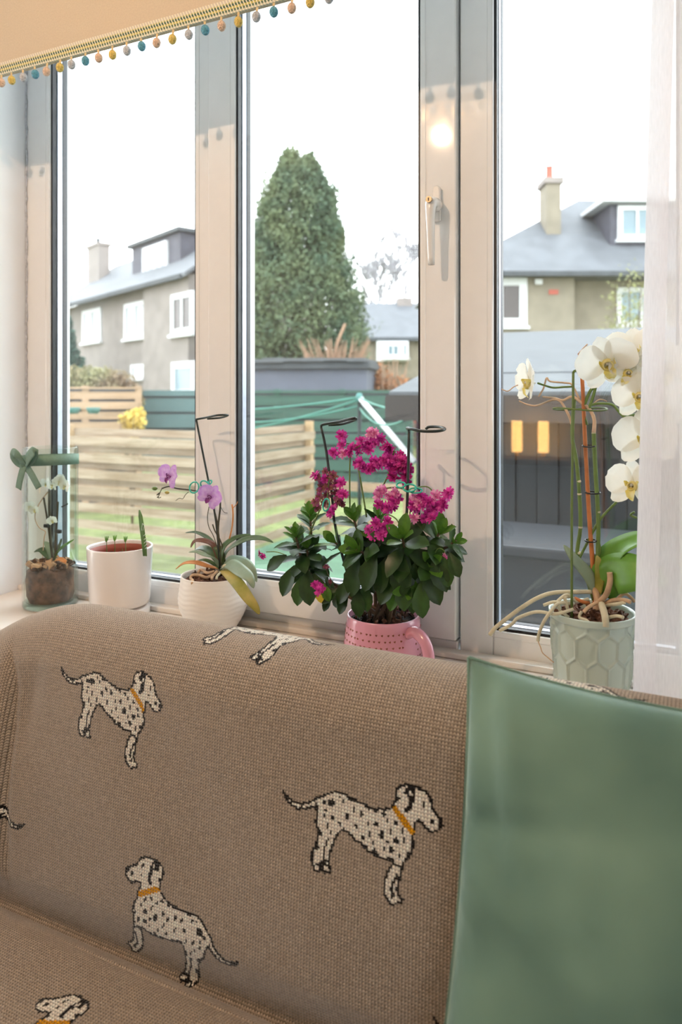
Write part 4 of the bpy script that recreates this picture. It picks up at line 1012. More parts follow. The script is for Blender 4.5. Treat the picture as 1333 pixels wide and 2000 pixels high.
lvf([(104, 1094), (92, 1082), (80, 1074), (66, 1078)], 16, 'orchid_leaf'); lvf([(106, 1094), (112, 1080), (124, 1068), (144, 1054)], 16, 'orchid_bright')
lvf([(104, 1094), (112, 1076, -.01), (118, 1062, -.01), (120, 1052, -.01)], 13, 'orchid_leaf'); lvf([(102, 1094), (98, 1076), (92, 1064), (86, 1058)], 13, 'orchid_sage'); lvf([(106, 1096, -.02), (116, 1092, -.03), (126, 1096, -.035), (128, 1102, -.03)], 9, 'orchid_dead')
stem([(84, 1096), (83, 1085), (86, 1050), (88, 1038), (76, 1030), (68, 1012), (72, 992), (84, 972), (98, 956)], .0012, 'stembrown', vo, VY); stem([(104, 1100), (98, 1060), (92, 1015), (85, 972)], .0022, 'stemdark', vo, VY)
stem([(106, 1100), (108, 1060), (110, 1030), (113, 980)], .0022, 'stemdark', vo, VY); stem([(104, 1100), (97, 1040), (96, 955)], .0032, 'stemdark', vo, VY, 'support_cane'); stem([(120, 990), (132, 984)], .0014, 'stemdark', vo, VY)
for q in ((91, 1027), (114, 1038)):
    c = pp(q, VY-.004); MB().box(c.x-.007, c.x+.007, c.y-.004, c.y+.004, c.z-.004, c.z+.004).build('clip', M['black'], vo, bevel=.001)
kw = make_flower_kit(M['petalwhite'], M['lipyellow'], .05)
for (a, b_, s_) in ((92, 944, .6), (104, 948, .6), (118, 942, .65), (128, 950, .6), (120, 936, .5), (59, 990, .62), (68, 996, .5), (102, 1016, .5)):
    flower(kw, pp((a, b_, -.01+random.uniform(-.012, .012)), VY), (random.uniform(-.1, .7), -1, random.uniform(-.2, .4)), (0, 0, 1), vo, random.uniform(-.4, .4), s_)

# ---------- white pot with seedlings
pc = Vector((-1.180, 1.295, SILL))
wp = thing('plant_pot', 'plain glossy white round pot between glass vase and mini orchid', 'pot', pc)
MB().lathe([(.001, .0), (.064, .0), (.066, .002), (.066, .020), (.058, .024), (.001, .024)], 48, pc).build('saucer_foot', M['ceramic'], wp, smooth=True)['label'] = 'plinth-like foot under the pot'
HB = P(236, 1066, 1.295).z-SILL
MB().lathe([(.001, .025), (.055, .025), (.0645, .030), (.0665, .040), (.0725, HB-.004), (.0725, HB), (.0690, HB), (.0685, HB-.004), (.063, .05), (.001, .045)], 64, pc).build('pot_wall', M['ceramic'], wp, smooth=True)
ip = thing('seedling_pot', 'terracotta plastic inner pot of compost set inside the plain white pot', 'pot', pc+Vector((0, 0, .046)))
MB().lathe([(.001, .046), (.055, .046), (.0655, HB-.020), (.0672, HB-.019), (.0672, HB-.008), (.0640, HB-.008), (.0632, HB-.02), (.058, .07), (.001, .065)], 48, pc).build('plastic_pot', M['terracotta'], ip, smooth=True)
soil_disc('compost', pc+Vector((0, 0, HB-.024)), .0618, ip, amp=.003)
for k, (a, b0, b1) in enumerate(((208, 1080, 1054), (224, 1080, 1052), (245, 1076, 1054), (239, 1081, 1072))):
    t = thing('seedling', ['leftmost thin green seedling in the plain white pot', 'second thin green seedling from left in the plain white pot', 'tallest right-hand seedling in the plain white pot', 'shortest stubby seedling at the centre of the white pot'][k], 'seedling', P(a, b0+9, 1.285), 'seedlings in the white pot')
    stem([(a, b0+9), (a, (b0+b1)/2), (a-.5, b1)], .0011, 'stemgreen', t, 1.285, 'shoot', r1=.0006)
    if k < 3:
        for dx in (-3.2, 0, 3.2): leaf([(a-.5, b1+5), (a+dx*.6, b1), (a+dx*1.0, b1-7)], 2.6, 'orchid_bright', t, 1.285, cols=2)
tg = thing('plant_label', 'green plastic plant label standing in the plain white pot', 'plant label', P(283, 1085, 1.29))
pts = [pp(t, 1.285) for t in ((284, 1086), (282, 1060), (278, 1030), (275, 1008), (272, 996))]
D0 = 1.69/FPX
o = MB().ribbon(pts, [11*D0, 13*D0, 13*D0, 11*D0, 2.5*D0], (-.2, -1, .1), 2, .12).build('label_blade', M['labelgreen'], tg, smooth=True, recalc=False, thick=.0012)
M['pmark'] = mat('pale_print', (206, 220, 206), .5, .02, 50)
mk = MB()
for (a, b_, c_, d_) in ((280, 1047, 284, 1043), (281, 1054, 286, 1050), (281, 1061, 286, 1056), (282, 1067, 286, 1063), (276, 1036, 278, 1022), (279, 1036, 282, 1026), (278, 1022, 281, 1026), (283, 1072, 287, 1068)):
    mk.tube([pp((a, b_, -.0035), 1.285), pp((c_, d_, -.0035), 1.285)], .0007, 5)
mk.build('printed_marks', M['pmark'], tg)

# ---------- textured pot with mini orchid
tcn = Vector((-.928, 1.300, SILL)); TH = P(420, 1122, 1.30).z-SILL
tpz = thing('plant_pot', 'round-bellied white pot with fine ridges holding the lilac mini orchid', 'pot', tcn)
def ridge(r, z, a): return (r+(.0006*math.sin(z*640+1.2*math.sin(a*9))*math.sin(PI*min(1, max(0, z/TH))) if r > .05 and z > .012 else 0), z)
pr = [(.001, 0), (.040, 0), (.046, .003)]
for i in range(1, 40):
    t = i/39; pr.append((.046+.0275*math.sin(PI*.5*min(1, t*1.7))-.006*max(0, t-.6)/.4, .003+(TH-.005)*t))
pr += [(.0680, TH), (.0652, TH), (.0650, TH-.004), (.066, .06), (.05, .02), (.001, .02)]
MB().lathe(pr, 72, tcn, fn=ridge).build('pot_wall', M['ceramic2'], tpz, smooth=True)
mo = thing('mini_orchid', 'mini orchid with two lilac flowers and drooping leaves in the ridged white pot', 'orchid', tcn+Vector((0, 0, .03)))
MB().lathe([(.001, .03), (.052, .03), (.0625, TH-.012), (.001, TH-.012)], 32, tcn).build('root_ball', M['bark'], mo, smooth=True)
soil_disc('bark_surface', tcn+Vector((0, 0, TH-.010)), .0635, mo, 'bark', .005); chips('bark_chips', tcn+Vector((0, 0, TH-.008)), .055, 60, M['bark'], mo, .007, .008)
def ml(z, w_, m, dy=None, **k):       # z: list in zoomed pixels of a crop 6.67x from (340, 1020)
    leaf([(340+t[0]/6.665, 1020+t[1]/6.665, t[2] if len(t) > 2 else 0) for t in z], w_/6.665, m, mo, 1.30, **k)
ml([(580, 470), (540, 330), (430, 200, .02), (280, 130, .03), (145, 138, .03)], 62, 'orchid_leaf')
ml([(585, 500), (520, 310), (400, 245, -.01), (270, 245, -.02), (215, 330, -.03)], 84, 'orchid_brown')
ml([(590, 540), (520, 430), (420, 350, .01), (330, 335, .02), (262, 372, .03)], 110, 'orchid_leaf', fold=.05)
ml([(590, 570), (520, 480, -.01), (400, 425, -.03), (290, 385, -.035), (190, 390, -.04)], 66, 'orchid_sage')
ml([(590, 600), (480, 520), (380, 490), (290, 505)], 50, 'orchid_leaf')
ml([(570, 600), (430, 570, -.02), (280, 525, -.03), (130, 535, -.03), (20, 610, -.03)], 66, 'orchid_dead')
ml([(610, 520), (640, 330), (760, 225, .02), (880, 180, .03), (1000, 160, .04)], 90, 'orchid_leaf')
ml([(620, 540), (690, 390), (820, 280, -.01), (980, 215, -.01), (1150, 212, -.02), (1290, 262, -.03)], 115, 'orchid_leaf')
ml([(620, 560), (720, 480), (880, 500, .01), (1010, 600, .01), (1075, 780, .01)], 150, 'orchid_sage', fold=-.05)
ml([(620, 580), (720, 530, -.02), (860, 620, -.045), (980, 720, -.06), (1035, 860, -.065)], 175, 'orchid_sage', fold=-.06)
ml([(620, 620), (700, 660, -.03), (830, 800, -.06), (960, 980, -.075), (1060, 1110, -.075), (1110, 1200, -.075)], 150, 'orchid_yellow', fold=.06)
def ms(z, r, m, **k): stem([(340+t[0]/6.665, 1020+t[1]/6.665, t[2] if len(t) > 2 else 0) for t in z], r, m, mo, 1.30, **k)
for z, r, m_ in (([(500, 680, -.02), (420, 720, -.035), (330, 690, -.04), (240, 690, -.045), (215, 730, -.05), (240, 760, -.06), (235, 800, -.068)], .0032, 'rootbrown'),
                 ([(520, 640, -.02), (430, 660, -.03), (350, 620, -.02), (310, 660, -.03)], .003, 'rootbrown'), ([(560, 640, -.02), (500, 700, -.035), (490, 740, -.045)], .003, 'rootbrown'),
                 ([(600, 660, -.03), (560, 700, -.045), (550, 740, -.05)], .0025, 'root'), ([(640, 590, -.02), (660, 560, -.02), (690, 610, -.02)], .003, 'root')):
    ms(z, r, m_, name='root')
def mo_s(px, r, m, **k): stem(px, r, m, mo, 1.30, **k)
mo_s([(432, 1105), (430, 1075), (426, 1035), (422, 1010), (414, 985), (405, 975), (392, 962), (378, 958), (362, 956), (345, 954), (330, 950), (316, 954)], .0016, 'stemdark', name='flower_stem')
mo_s([(436, 1105), (428, 1060), (426, 1030), (430, 990), (429, 972)], .0020, 'stemdark', name='flower_stem')
mo_s([(440, 1100), (432, 1060), (420, 1038), (415, 1024)], .0014, 'stemdark', name='flower_stem')
mo_s([(430, 1090), (418, 1050), (408, 1030), (405, 1010), (408, 990)], .0009, 'stemdark', name='dry_twig'); mo_s([(316, 954), (311, 964), (306, 967), (312, 962), (309, 972), (314, 971)], .0009, 'stemdark', name='dry_twig')
mo_s([(368, 961), (362, 966), (357, 974), (350, 973), (343, 978)], .0007, 'stemdark', name='dry_twig'); mo_s([(431, 990), (437, 1000), (444, 1002)], .0006, 'stemdark', name='dry_twig')
mo_s([(448, 1052), (453, 1030), (455, 1005), (453, 985)], .0017, 'orchid_dead', name='dry_stem'); mo_s([(455, 992), (461, 986), (464, 980)], .0009, 'orchid_dead', name='dry_stem')
for (a, b_, s_, m_) in ((302, 954, .0055, 'stemgreen'), (326, 962, .0045, 'orchid_yellow'), (308, 971, .002, 'stemdark')):
    MB().ball(pp((a, b_), 1.30), s_, 10, 7, (1.3, .9, .8)).build('bud', M[m_], mo, smooth=True)
kl = make_flower_kit(M['petalpink'], M['lippurple'], .05)
flower(kl, pp((333, 931, -.006), 1.30), (.02, -.87, .18), (.2, 0, 1), mo, -.2, 1.12); flower(kl, pp((411, 970, -.012), 1.30), (.36, -.9, .1), (.25, 0, 1), mo, -.35, 1.1)
M['stakegreen'] = mat('dark_green_stake', (22, 32, 28), .4, .1, 40)
def loop_stake(label, shaft, loop, y0, r=.0026, clips=(), m='stakegreen', loc=None):
    t = thing('plant_stake', label, 'plant stake', pp(shaft[-1], y0))
    pts = [pp(p_, y0) for p_ in loop]+[pp(p_, y0) for p_ in shaft]
    MB().tube(smooth_path([pp(p_, y0) for p_ in loop], 5), r, 8).build('loop', M[m], t, smooth=True)
    MB().tube(smooth_path([pp(p_, y0) for p_ in shaft], 3), r, 8).build('shaft', M[m], t, smooth=True)
    for (c, rx, rz_, tilt) in clips:
        cc = pp(c, y0); ring_ = [cc+Vector((rx*math.cos(a), tilt*math.sin(a), rz_*math.sin(a))) for a in np.linspace(0, 2*PI, 17)]
        MB().tube(ring_, .0017, 6).build('clip', M['clipteal'], t, smooth=True)
    return t
loop_stake('thin dark loop-topped stake leaning in the ridged white pot', [(383, 819), (395, 880), (407, 940), (422, 1020), (430, 1118)], [(383, 819), (400, 816, .0), (425, 811, -.02), (445, 811, .0), (430, 816, .022), (405, 818, .02)], 1.30, .0022,
           [((379, 952, -.008), .012, .0115, .003), ((400, 947, -.008), .011, .009, -.004), ((410, 942, -.004), .004, .004, .003)])

# ---------- pink mug with kalanchoe
mc = Vector((-.535, 1.292, SILL)); MH = P(748, 1198, 1.292).z-SILL
M['pinkmug'] = None
def mug_mat():
    m = mat('pink_glaze', (214, 152, 172), .18, .02, 20, coat=.4); return m
M['pinkmug'] = mug_mat(); M['gold'] = mat('gold_print', (150, 92, 74), .3, .1, 100, metal=.5); M['pinkin'] = mat('pale_glaze', (236, 206, 208), .2, .02, 20)
mug = thing('mug', 'large pink mug with gold hearts, used as plant pot beside the window', 'mug', mc)
rm = lambda z: .0775-.0095*(z/MH)-.0025*max(0, .02-z)/.02*3
MB().lathe([(.001, .0), (.066, .0), (.073, .003), (rm(.012), .012)]+[(rm(MH*i/10), MH*i/10) for i in range(2, 10)]+[(rm(MH)-.0002, MH-.002), (rm(MH)-.001, MH), (rm(MH)-.0028, MH), (rm(MH)-.0038, MH-.002), (.066, .02), (.001, .012)], 72, mc).build('mug_body', M['pinkmug'], mug, smooth=True)
hp = [mc+Vector((rm(.10)*.985*.93+.0, -.037, .0))]
ha = Vector((.90, -.43, 0)).normalized()
hpts = [mc+ha*(rm(MH-.022)-.004)+Vector((0, 0, MH-.022)), mc+ha*(rm(MH)+.018)+Vector((0, 0, MH-.014)), mc+ha*(rm(MH)+.042)+Vector((0, 0, MH-.026)), mc+ha*(rm(MH)+.052)+Vector((0, 0, MH-.055)), mc+ha*(rm(MH)+.044)+Vector((0, 0, MH-.080)), mc+ha*(rm(MH)+.024)+Vector((0, 0, MH-.098)), mc+ha*(rm(.02)-.004)+Vector((0, 0, .018))]
hpts = smooth_path(hpts, 5)
MB().tube(hpts, .0105, 14, flat=.8).build('handle', M['pinkmug'], mug, smooth=True)
ht_me = MB(); hc = [(0, -.5), (.42, -.02), (.46, .22), (.26, .42), (0, .22), (-.26, .42), (-.46, .22), (-.42, -.02)]
ht_me.add([(x, 0, z) for x, z in hc]+[(x, -.18, z) for x, z in hc], [tuple(range(7, -1, -1)), tuple(range(8, 16))]+[(i, (i+1) % 8, (i+1) % 8+8, i+8) for i in range(8)])
hme = ht_me.mesh('heart', M['gold'])
for j in range(9):
    z = .012+j*.0112
    if z > MH-.012: break
    nn = 44
    for k in range(nn):
        a = 2*PI*(k+.5*(j % 2))/nn+random.uniform(-.03, .03)
        if math.sin(a) > .35 or abs((a-math.atan2(ha.y, ha.x)+PI) % (2*PI)-PI) < .16: continue
        r_ = rm(z)
        inst(hme, 'heart', mug, Matrix.Translation((mc.x+(r_-.0002)*math.cos(a), mc.y+(r_-.0002)*math.sin(a), mc.z+z))@Matrix.Rotation(a+PI/2, 4, 'Z')@Matrix.Rotation(random.uniform(-.4, .4), 4, 'Y')@Matrix.Scale(.0042, 4))
ka = thing('kalanchoe', 'bushy kalanchoe with ruffled magenta flowers growing in the pink mug', 'plant', mc+Vector((0, 0, MH-.03)))
MB().lathe([(.001, .02), (.064, .02), (rm(MH)-.005, MH-.012), (.001, MH-.012)], 32, mc).build('root_ball', M['soil'], ka, smooth=True)
soil_disc('compost', mc+Vector((0, 0, MH-.010)), rm(MH)-.0055, ka, amp=.005); chips('bark_chips', mc+Vector((0, 0, MH-.006)), .055, 50, M['bark'], ka, .005, .008)
M['kleaf'] = mat('kalanchoe_leaf', (38, 62, 28), .36, .25, 3, trans=.06, spec=.3); M['kyoung'] = mat('kalanchoe_young_leaf', (78, 118, 40), .4, .2, 3, trans=.15, spec=.3); M['kold'] = mat('kalanchoe_yellow_leaf', (206, 186, 50), .4, .1, 25, trans=.25)
M['kmid'] = mat('kalanchoe_mid_leaf', (48, 78, 32), .4, .2, 3, trans=.1, spec=.3)
def kal_leaf(name, m, droop, fold, wid=.52):
    mb = MB(); n = 10; vs = []; fs = []; cols = 4
    for i in range(n+1):
        t = i/n; w_ = wid*(.16+.84*math.sin(PI*min(1, t)**1.25)**.9) if t < 1 else .05
        w_ *= max(.12, 1-(max(0, t-.86)/.14)**2*.75); w_ *= 1+(.05 if i % 2 else -.03)*(t > .35)
        for k in range(cols+1):
            q = 2*k/cols-1; vs.append((q*w_/2, t, -droop*t*t+fold*abs(q)**1.4*w_*.5+.03*(i % 2)*abs(q)*(t > .3)*.3))
    for i in range(n):
        for k in range(cols): a = i*(cols+1)+k; fs.append((a, a+1, a+cols+2, a+cols+1))
    return mb.add(vs, fs).mesh(name, m, True, False)
KM = {(mn, v): kal_leaf('leaf', M[mn], (.08, .25, .5)[v], (.25, .18, .12)[v]) for mn in ('kleaf', 'kyoung', 'kmid', 'kold') for v in range(3)}
def shoot(tip, axis, levels, gap, L0, L1, a0=.35, a1=1.75, az=0, bend=None, kmin=0):
    ax = Vector(axis).normalized(); e1 = ax.orthogonal().normalized(); e2 = ax.cross(e1); tip = Vector(tip); pos = tip.copy(); path = [tip+ax*.004]
    for k in range(levels):
        f = k/max(1, levels-1); L = L0+(L1-L0)*min(1, f*1.9); el = a0+(a1-a0)*f**.8
        for h in range(2):
            aa = az+k*PI/2+h*PI+random.gauss(0, .22); rad = e1*math.cos(aa)+e2*math.sin(aa)
            dr_ = (ax*math.cos(el+random.gauss(0, .12))+rad*math.sin(el)).normalized()
            dr_.z -= .12*f; zh = (ax*math.sin(el)-rad*math.cos(el))+Vector((0, 0, .15))
            mn = 'kyoung' if f < .28 else ('kmid' if f < .5 or random.random() < .2 else 'kleaf')
            s_ = L*random.uniform(.85, 1.12); me_ = KM[(mn, 0 if f < .3 else random.choice((0, 1, 1, 2)))]
            inst(me_, 'leaf', ka, frame_mtx(pos+rad*.002, dr_, zh, s_, random.uniform(.9, 1.15)))
        pos = pos-ax*gap*(.45+.9*f); path.append(pos.copy())
    return path
KY = 1.285
def kp(px, py, dy=0): return P(px, py, KY+dy)
root = mc+Vector((0, 0, MH-.012))
def kstem(path, extra=[], r=.0038):
    q = smooth_path(path+extra, 3); MB().tube(q, [r*(.5+.5*i/(len(q)-1)) for i in range(len(q))], 7).build('stem', M['stemgreen'] if r < .003 else M['trunk'], ka, smooth=True)
SH = [((576, 1042, -.06), (-.05, -.40, 1), 14, .0085, .022, .046, 1), ((606, 1004, -.01), (.02, -.12, 1), 15, .0095, .026, .046, .2), ((600, 1070, -.04), (.2, -.5, .8), 8, .010, .022, .046, .5), ((690, 1012, -.02), (-.15, -.35, .9), 9, .0105, .026, .058, .4), ((785, 1050, -.065), (.05, -.65, .75), 9, .010, .026, .066, .5),
      ((858, 1040, -.02), (.45, -.35, .8), 9, .0105, .026, .056, 1.1), ((740, 1010, .025), (0, .1, 1), 8, .013, .030, .062, .3), ((888, 1058, -.01), (.8, -.2, .55), 7, .009, .020, .044, .1), ((700, 1075, -.055), (-.4, -.7, .45), 8, .010, .034, .062, .9),
      ((840, 1100, -.045), (.5, -.7, .35), 8, .010, .030, .056, .2), ((655, 1060, -.03), (-.55, -.4, .6), 6, .012, .034, .054, 1.4), ((640, 1150, -.05), (-.7, -.5, .2), 4, .011, .024, .038, .3), ((800, 1150, -.055), (.3, -.8, -.1), 5, .010, .026, .048, .7), ((735, 1050, -.03), (-.1, -.5, .8), 7, .012, .03, .06, .8)]
for (t_, ax_, lv_, gp_, l0_, l1_, az_) in SH:
    pth = shoot(kp(*t_), ax_, lv_, gp_, l0_, l1_, az=az_)
    kstem(pth, [pth[-1].lerp(root, .5)+Vector((0, 0, .012)), root+Vector((random.uniform(-.025, .025), random.uniform(-.025, .025), -.004))])
random.seed(21)
# hanging lower leaves of the left shoot and the skirt over the rim
for (a, b_, dx, dz, L, m_, v) in ((576, 1105, -.35, -1, .062, 'kleaf', 0), (600, 1112, .25, -1, .066, 'kleaf', 0), (590, 1125, -.05, -1, .055, 'kmid', 0), (612, 1120, .55, -.8, .055, 'kleaf', 1), (560, 1085, -.8, -.5, .05, 'kleaf', 1), (624, 1140, .25, -.9, .035, 'kold', 0), (632, 1140, .5, -.8, .035, 'kyoung', 0),
    (690, 1130, -.5, -.7, .055, 'kleaf', 1), (700, 1150, .1, -1, .05, 'kleaf', 1), (680, 1155, -.4, -.9, .045, 'kleaf', 1), (712, 1140, .25, -.9, .05, 'kmid', 0), (770, 1120, -.35, -.9, .06, 'kleaf', 0), (790, 1125, .1, -1, .06, 'kmid', 0), (805, 1130, .35, -.9, .06, 'kyoung', 0), (820, 1140, .2, -1, .058, 'kmid', 0), (830, 1110, .5, -.8, .065, 'kleaf', 1), (845, 1090, .5, -.8, .06, 'kleaf', 1), (775, 1145, -.2, -1, .045, 'kyoung', 0), (735, 1080, -.3, -.9, .07, 'kleaf', 1), (700, 1090, -.2, -1, .07, 'kleaf', 1), (785, 1080, .05, -1, .075, 'kleaf', 1), (755, 1090, -.25, -1, .065, 'kleaf', 1), (868, 1090, .25, -1, .05, 'kmid', 0), (878, 1080, .5, -.8, .045, 'kleaf', 0), (660, 1150, -.5, -.5, .04, 'kleaf', 0), (646, 1165, -.2, -.6, .03, 'kleaf', 0)):
    inst(KM[(m_, v)], 'leaf', ka, frame_mtx(kp(a, b_, -.045-random.uniform(0, .02)), (dx, -.35, dz), (dx*.4, -1, .35), L, 1.05))
def kstalk(px, r=.0016, m='stemgreen'): stem(px, r, m, ka, KY, 'flower_stalk')
kstalk([(684, 1010), (683, 960), (683, 920), (684, 890)]); kstalk([(716, 1010, .0), (708, 960), (700, 915)]); kstalk([(745, 955, .01), (757, 930), (764, 905), (770, 880)]); kstalk([(600, 1055, -.03), (612, 1025, -.03), (625, 995, -.03)]); kstalk([(738, 985), (742, 960), (758, 953), (780, 953), (796, 958)])
kstalk([(800, 1010), (808, 960), (830, 950), (845, 960), (850, 985)], .0012); kstalk([(785, 1040, -.04), (775, 1015, -.04), (755, 1005, -.04), (745, 1020, -.04)], .0012); kstalk([(560, 1085, -.02), (540, 1078, -.02), (520, 1078, -.02)], .001); kstalk([(650, 1138, -.05), (640, 1120, -.05), (637, 1108, -.05)], .0008, 'stemdark'); kstalk([(845, 1090, -.04), (855, 1072, -.04), (866, 1074, -.04), (870, 1082, -.04)], .0008)
kstalk([(684, 890), (690, 878), (705, 870)], .001); kstalk([(690, 868), (678, 866), (668, 872)], .001); kstalk([(640, 1000, -.03), (640, 960, -.03), (645, 925, -.03)], .0012)
def floret_mesh(name, m, seed, rings=((11, 1.0, .25), (9, .78, .65), (7, .5, 1.05))):
    rnd = random.Random(seed); mb = MB()
    for n_, R_, el in rings:
        for k in range(n_):
            a = 2*PI*k/n_+rnd.uniform(-.2, .2); e = el+rnd.uniform(-.2, .25); L = R_*rnd.uniform(.85, 1.12); d_ = Vector((math.cos(a)*math.cos(e), math.sin(a)*math.cos(e), math.sin(e)*.75)); sd_ = Vector((-math.sin(a), math.cos(a), rnd.uniform(-.3, .3)))
            w_ = .30*R_+.08; up_ = Vector((0, 0, 1))
            mb.add([d_*.1-sd_*w_*.2, d_*.1+sd_*w_*.2, d_*L*.62-sd_*w_*.5+up_*.05, d_*L*.62+sd_*w_*.5+up_*.05, d_*L-sd_*w_*.30+up_*rnd.uniform(-.05, .1), d_*L*.96+up_*.04, d_*L+sd_*w_*.30+up_*rnd.uniform(-.05, .1)], [(0, 1, 3, 2), (2, 3, 6, 5, 4)])
    mb.tube([(0, 0, -.7), (0, 0, 0)], [.10, .22], 6)
    return mb.mesh(name, m, False, False)
M['mag'] = mat('magenta_petal', (222, 64, 170), .5, 0, 2.2, col2=(168, 24, 122), trans=.3); M['magpale'] = mat('pale_pink_petal', (238, 170, 204), .5, 0, 2.2, col2=(206, 70, 156), trans=.35); M['magdry'] = mat('dried_purple_petal', (140, 40, 108), .7, 0, 2.5, col2=(140, 96, 70), trans=.15); M['magdeep'] = mat('deep_magenta_petal', (214, 44, 150), .5, 0, 2.2, col2=(128, 10, 84), trans=.3)
FL = {k: [floret_mesh('flower', M[k], s_) for s_ in (1, 2, 3)] for k in ('mag', 'magpale', 'magdry', 'magdeep')}
def Z8(x, y): return (590+x/4.3, 820+y/4.3)
fl = []
for x, y in ((262, 270), (285, 290), (340, 210), (330, 285), (350, 150), (325, 130), (415, 240), (400, 270), (470, 230), (500, 180), (530, 230), (560, 200), (600, 170), (650, 165), (620, 200), (480, 275), (560, 250), (590, 130)): fl.append((*Z8(x, y), 'mag', 0, .0125))
for x, y in ((590, 95), (575, 110), (610, 115), (350, 285)): fl.append((*Z8(x, y), 'magpale', -.008, .011))
for x, y in ((490, 360), (520, 400), (560, 415), (610, 400), (630, 350), (660, 370), (690, 340), (715, 330), (600, 350), (460, 370)): fl.append((*Z8(x, y), 'mag', -.004, .0125))
for x, y in ((700, 235), (730, 220), (770, 280), (740, 265), (830, 310), (785, 335), (780, 390), (800, 420), (760, 480), (845, 355), (880, 410), (870, 470), (900, 440), (890, 520), (750, 385), (850, 400)): fl.append((*Z8(x, y), 'magdeep' if random.random() < .6 else 'mag', .0, .0135))
for x, y in ((125, 480), (200, 440), (180, 510), (240, 490), (290, 540), (150, 600), (230, 570), (280, 600), (120, 690), (150, 650), (130, 740), (300, 690), (210, 630), (170, 560), (300, 640), (260, 470), (340, 700), (195, 700)): fl.append((*Z8(x, y), 'magdry', -.03+random.uniform(-.01, .01), .011))
for x, y in ((110, 470), (330, 530), (330, 620), (240, 780), (190, 500), (310, 605), (350, 630), (260, 750)): fl.append((*Z8(x, y), 'mag', -.04, .0115))
for x, y in ((650, 600), (680, 590), (640, 630), (740, 640), (790, 610), (930, 680), (960, 650), (980, 700), (1120, 640), (940, 830), (1090, 690), (760, 690)): fl.append((*Z8(x, y), 'magpale', -.02, .012))
for x, y in ((640, 710), (680, 720), (720, 740), (770, 690), (800, 660), (760, 730), (1030, 650), (1060, 690), (1010, 720), (1060, 800), (1030, 830), (1090, 820), (1110, 735), (1150, 730), (1190, 690), (1215, 640), (1230, 620), (1000, 640), (930, 720), (1180, 720), (1080, 780), (1020, 690), (960, 740)): fl.append((*Z8(x, y), 'mag', -.022, .0125))
for x, y in ((720, 1035), (735, 1022), (752, 1030), (745, 1045), (730, 1046), (758, 1018), (740, 1034)): fl.append((x, y, 'mag', -.075, .0125))
for x, y in ((616, 1142), (627, 1146), (624, 1154)): fl.append((x, y, 'mag', -.085, .0105))
fl += [(508, 1081, 'magdeep', -.025, .009), (513, 1087, 'mag', -.025, .007), (870, 1087, 'magpale', -.05, .008), (637, 1106, 'magdry', -.055, .007), (645, 1136, 'magdry', -.055, .005)]
for (a, b_, k, dy, s_) in fl:
    f_ = Vector((random.gauss(0, .45), -.9+random.gauss(0, .25), random.gauss(.25, .4))); 
    inst(random.choice(FL[k]), 'flower', ka, frame_mtx(kp(a, b_, dy+random.uniform(-.012, .012)), f_.orthogonal(), f_, s_*random.uniform(.9, 1.1)))
loop_stake('left dark loop-topped stake among the magenta flowers', [(627, 833, -.02), (637, 880, -.02), (648, 965, -.02), (658, 1045, -.015), (700, 1192, -.02)], [(627, 833, -.02), (632, 829, -.02), (660, 824, -.025), (690, 817, -.04), (693, 820, -.02), (668, 828, .0), (642, 830, .0)], 1.285, .0027,
           [((637, 986, -.05), .007, .011, .003)])
loop_stake('right dark loop-topped stake among the magenta flowers', [(799, 841, -.02), (797, 930, -.025), (793, 1030, -.03), (782, 1192, -.02)], [(799, 841, -.02), (795, 836, -.012), (805, 838, -.035), (825, 842, -.045), (855, 842, -.04), (869, 838, -.02), (858, 834, .01), (838, 834, .02), (832, 838, .018)], 1.285, .0027,
           [((783, 947, -.035), .008, .0045, .004), ((800, 953, -.035), .012, .006, .005), ((812, 958, -.033), .012, .004, .004)])

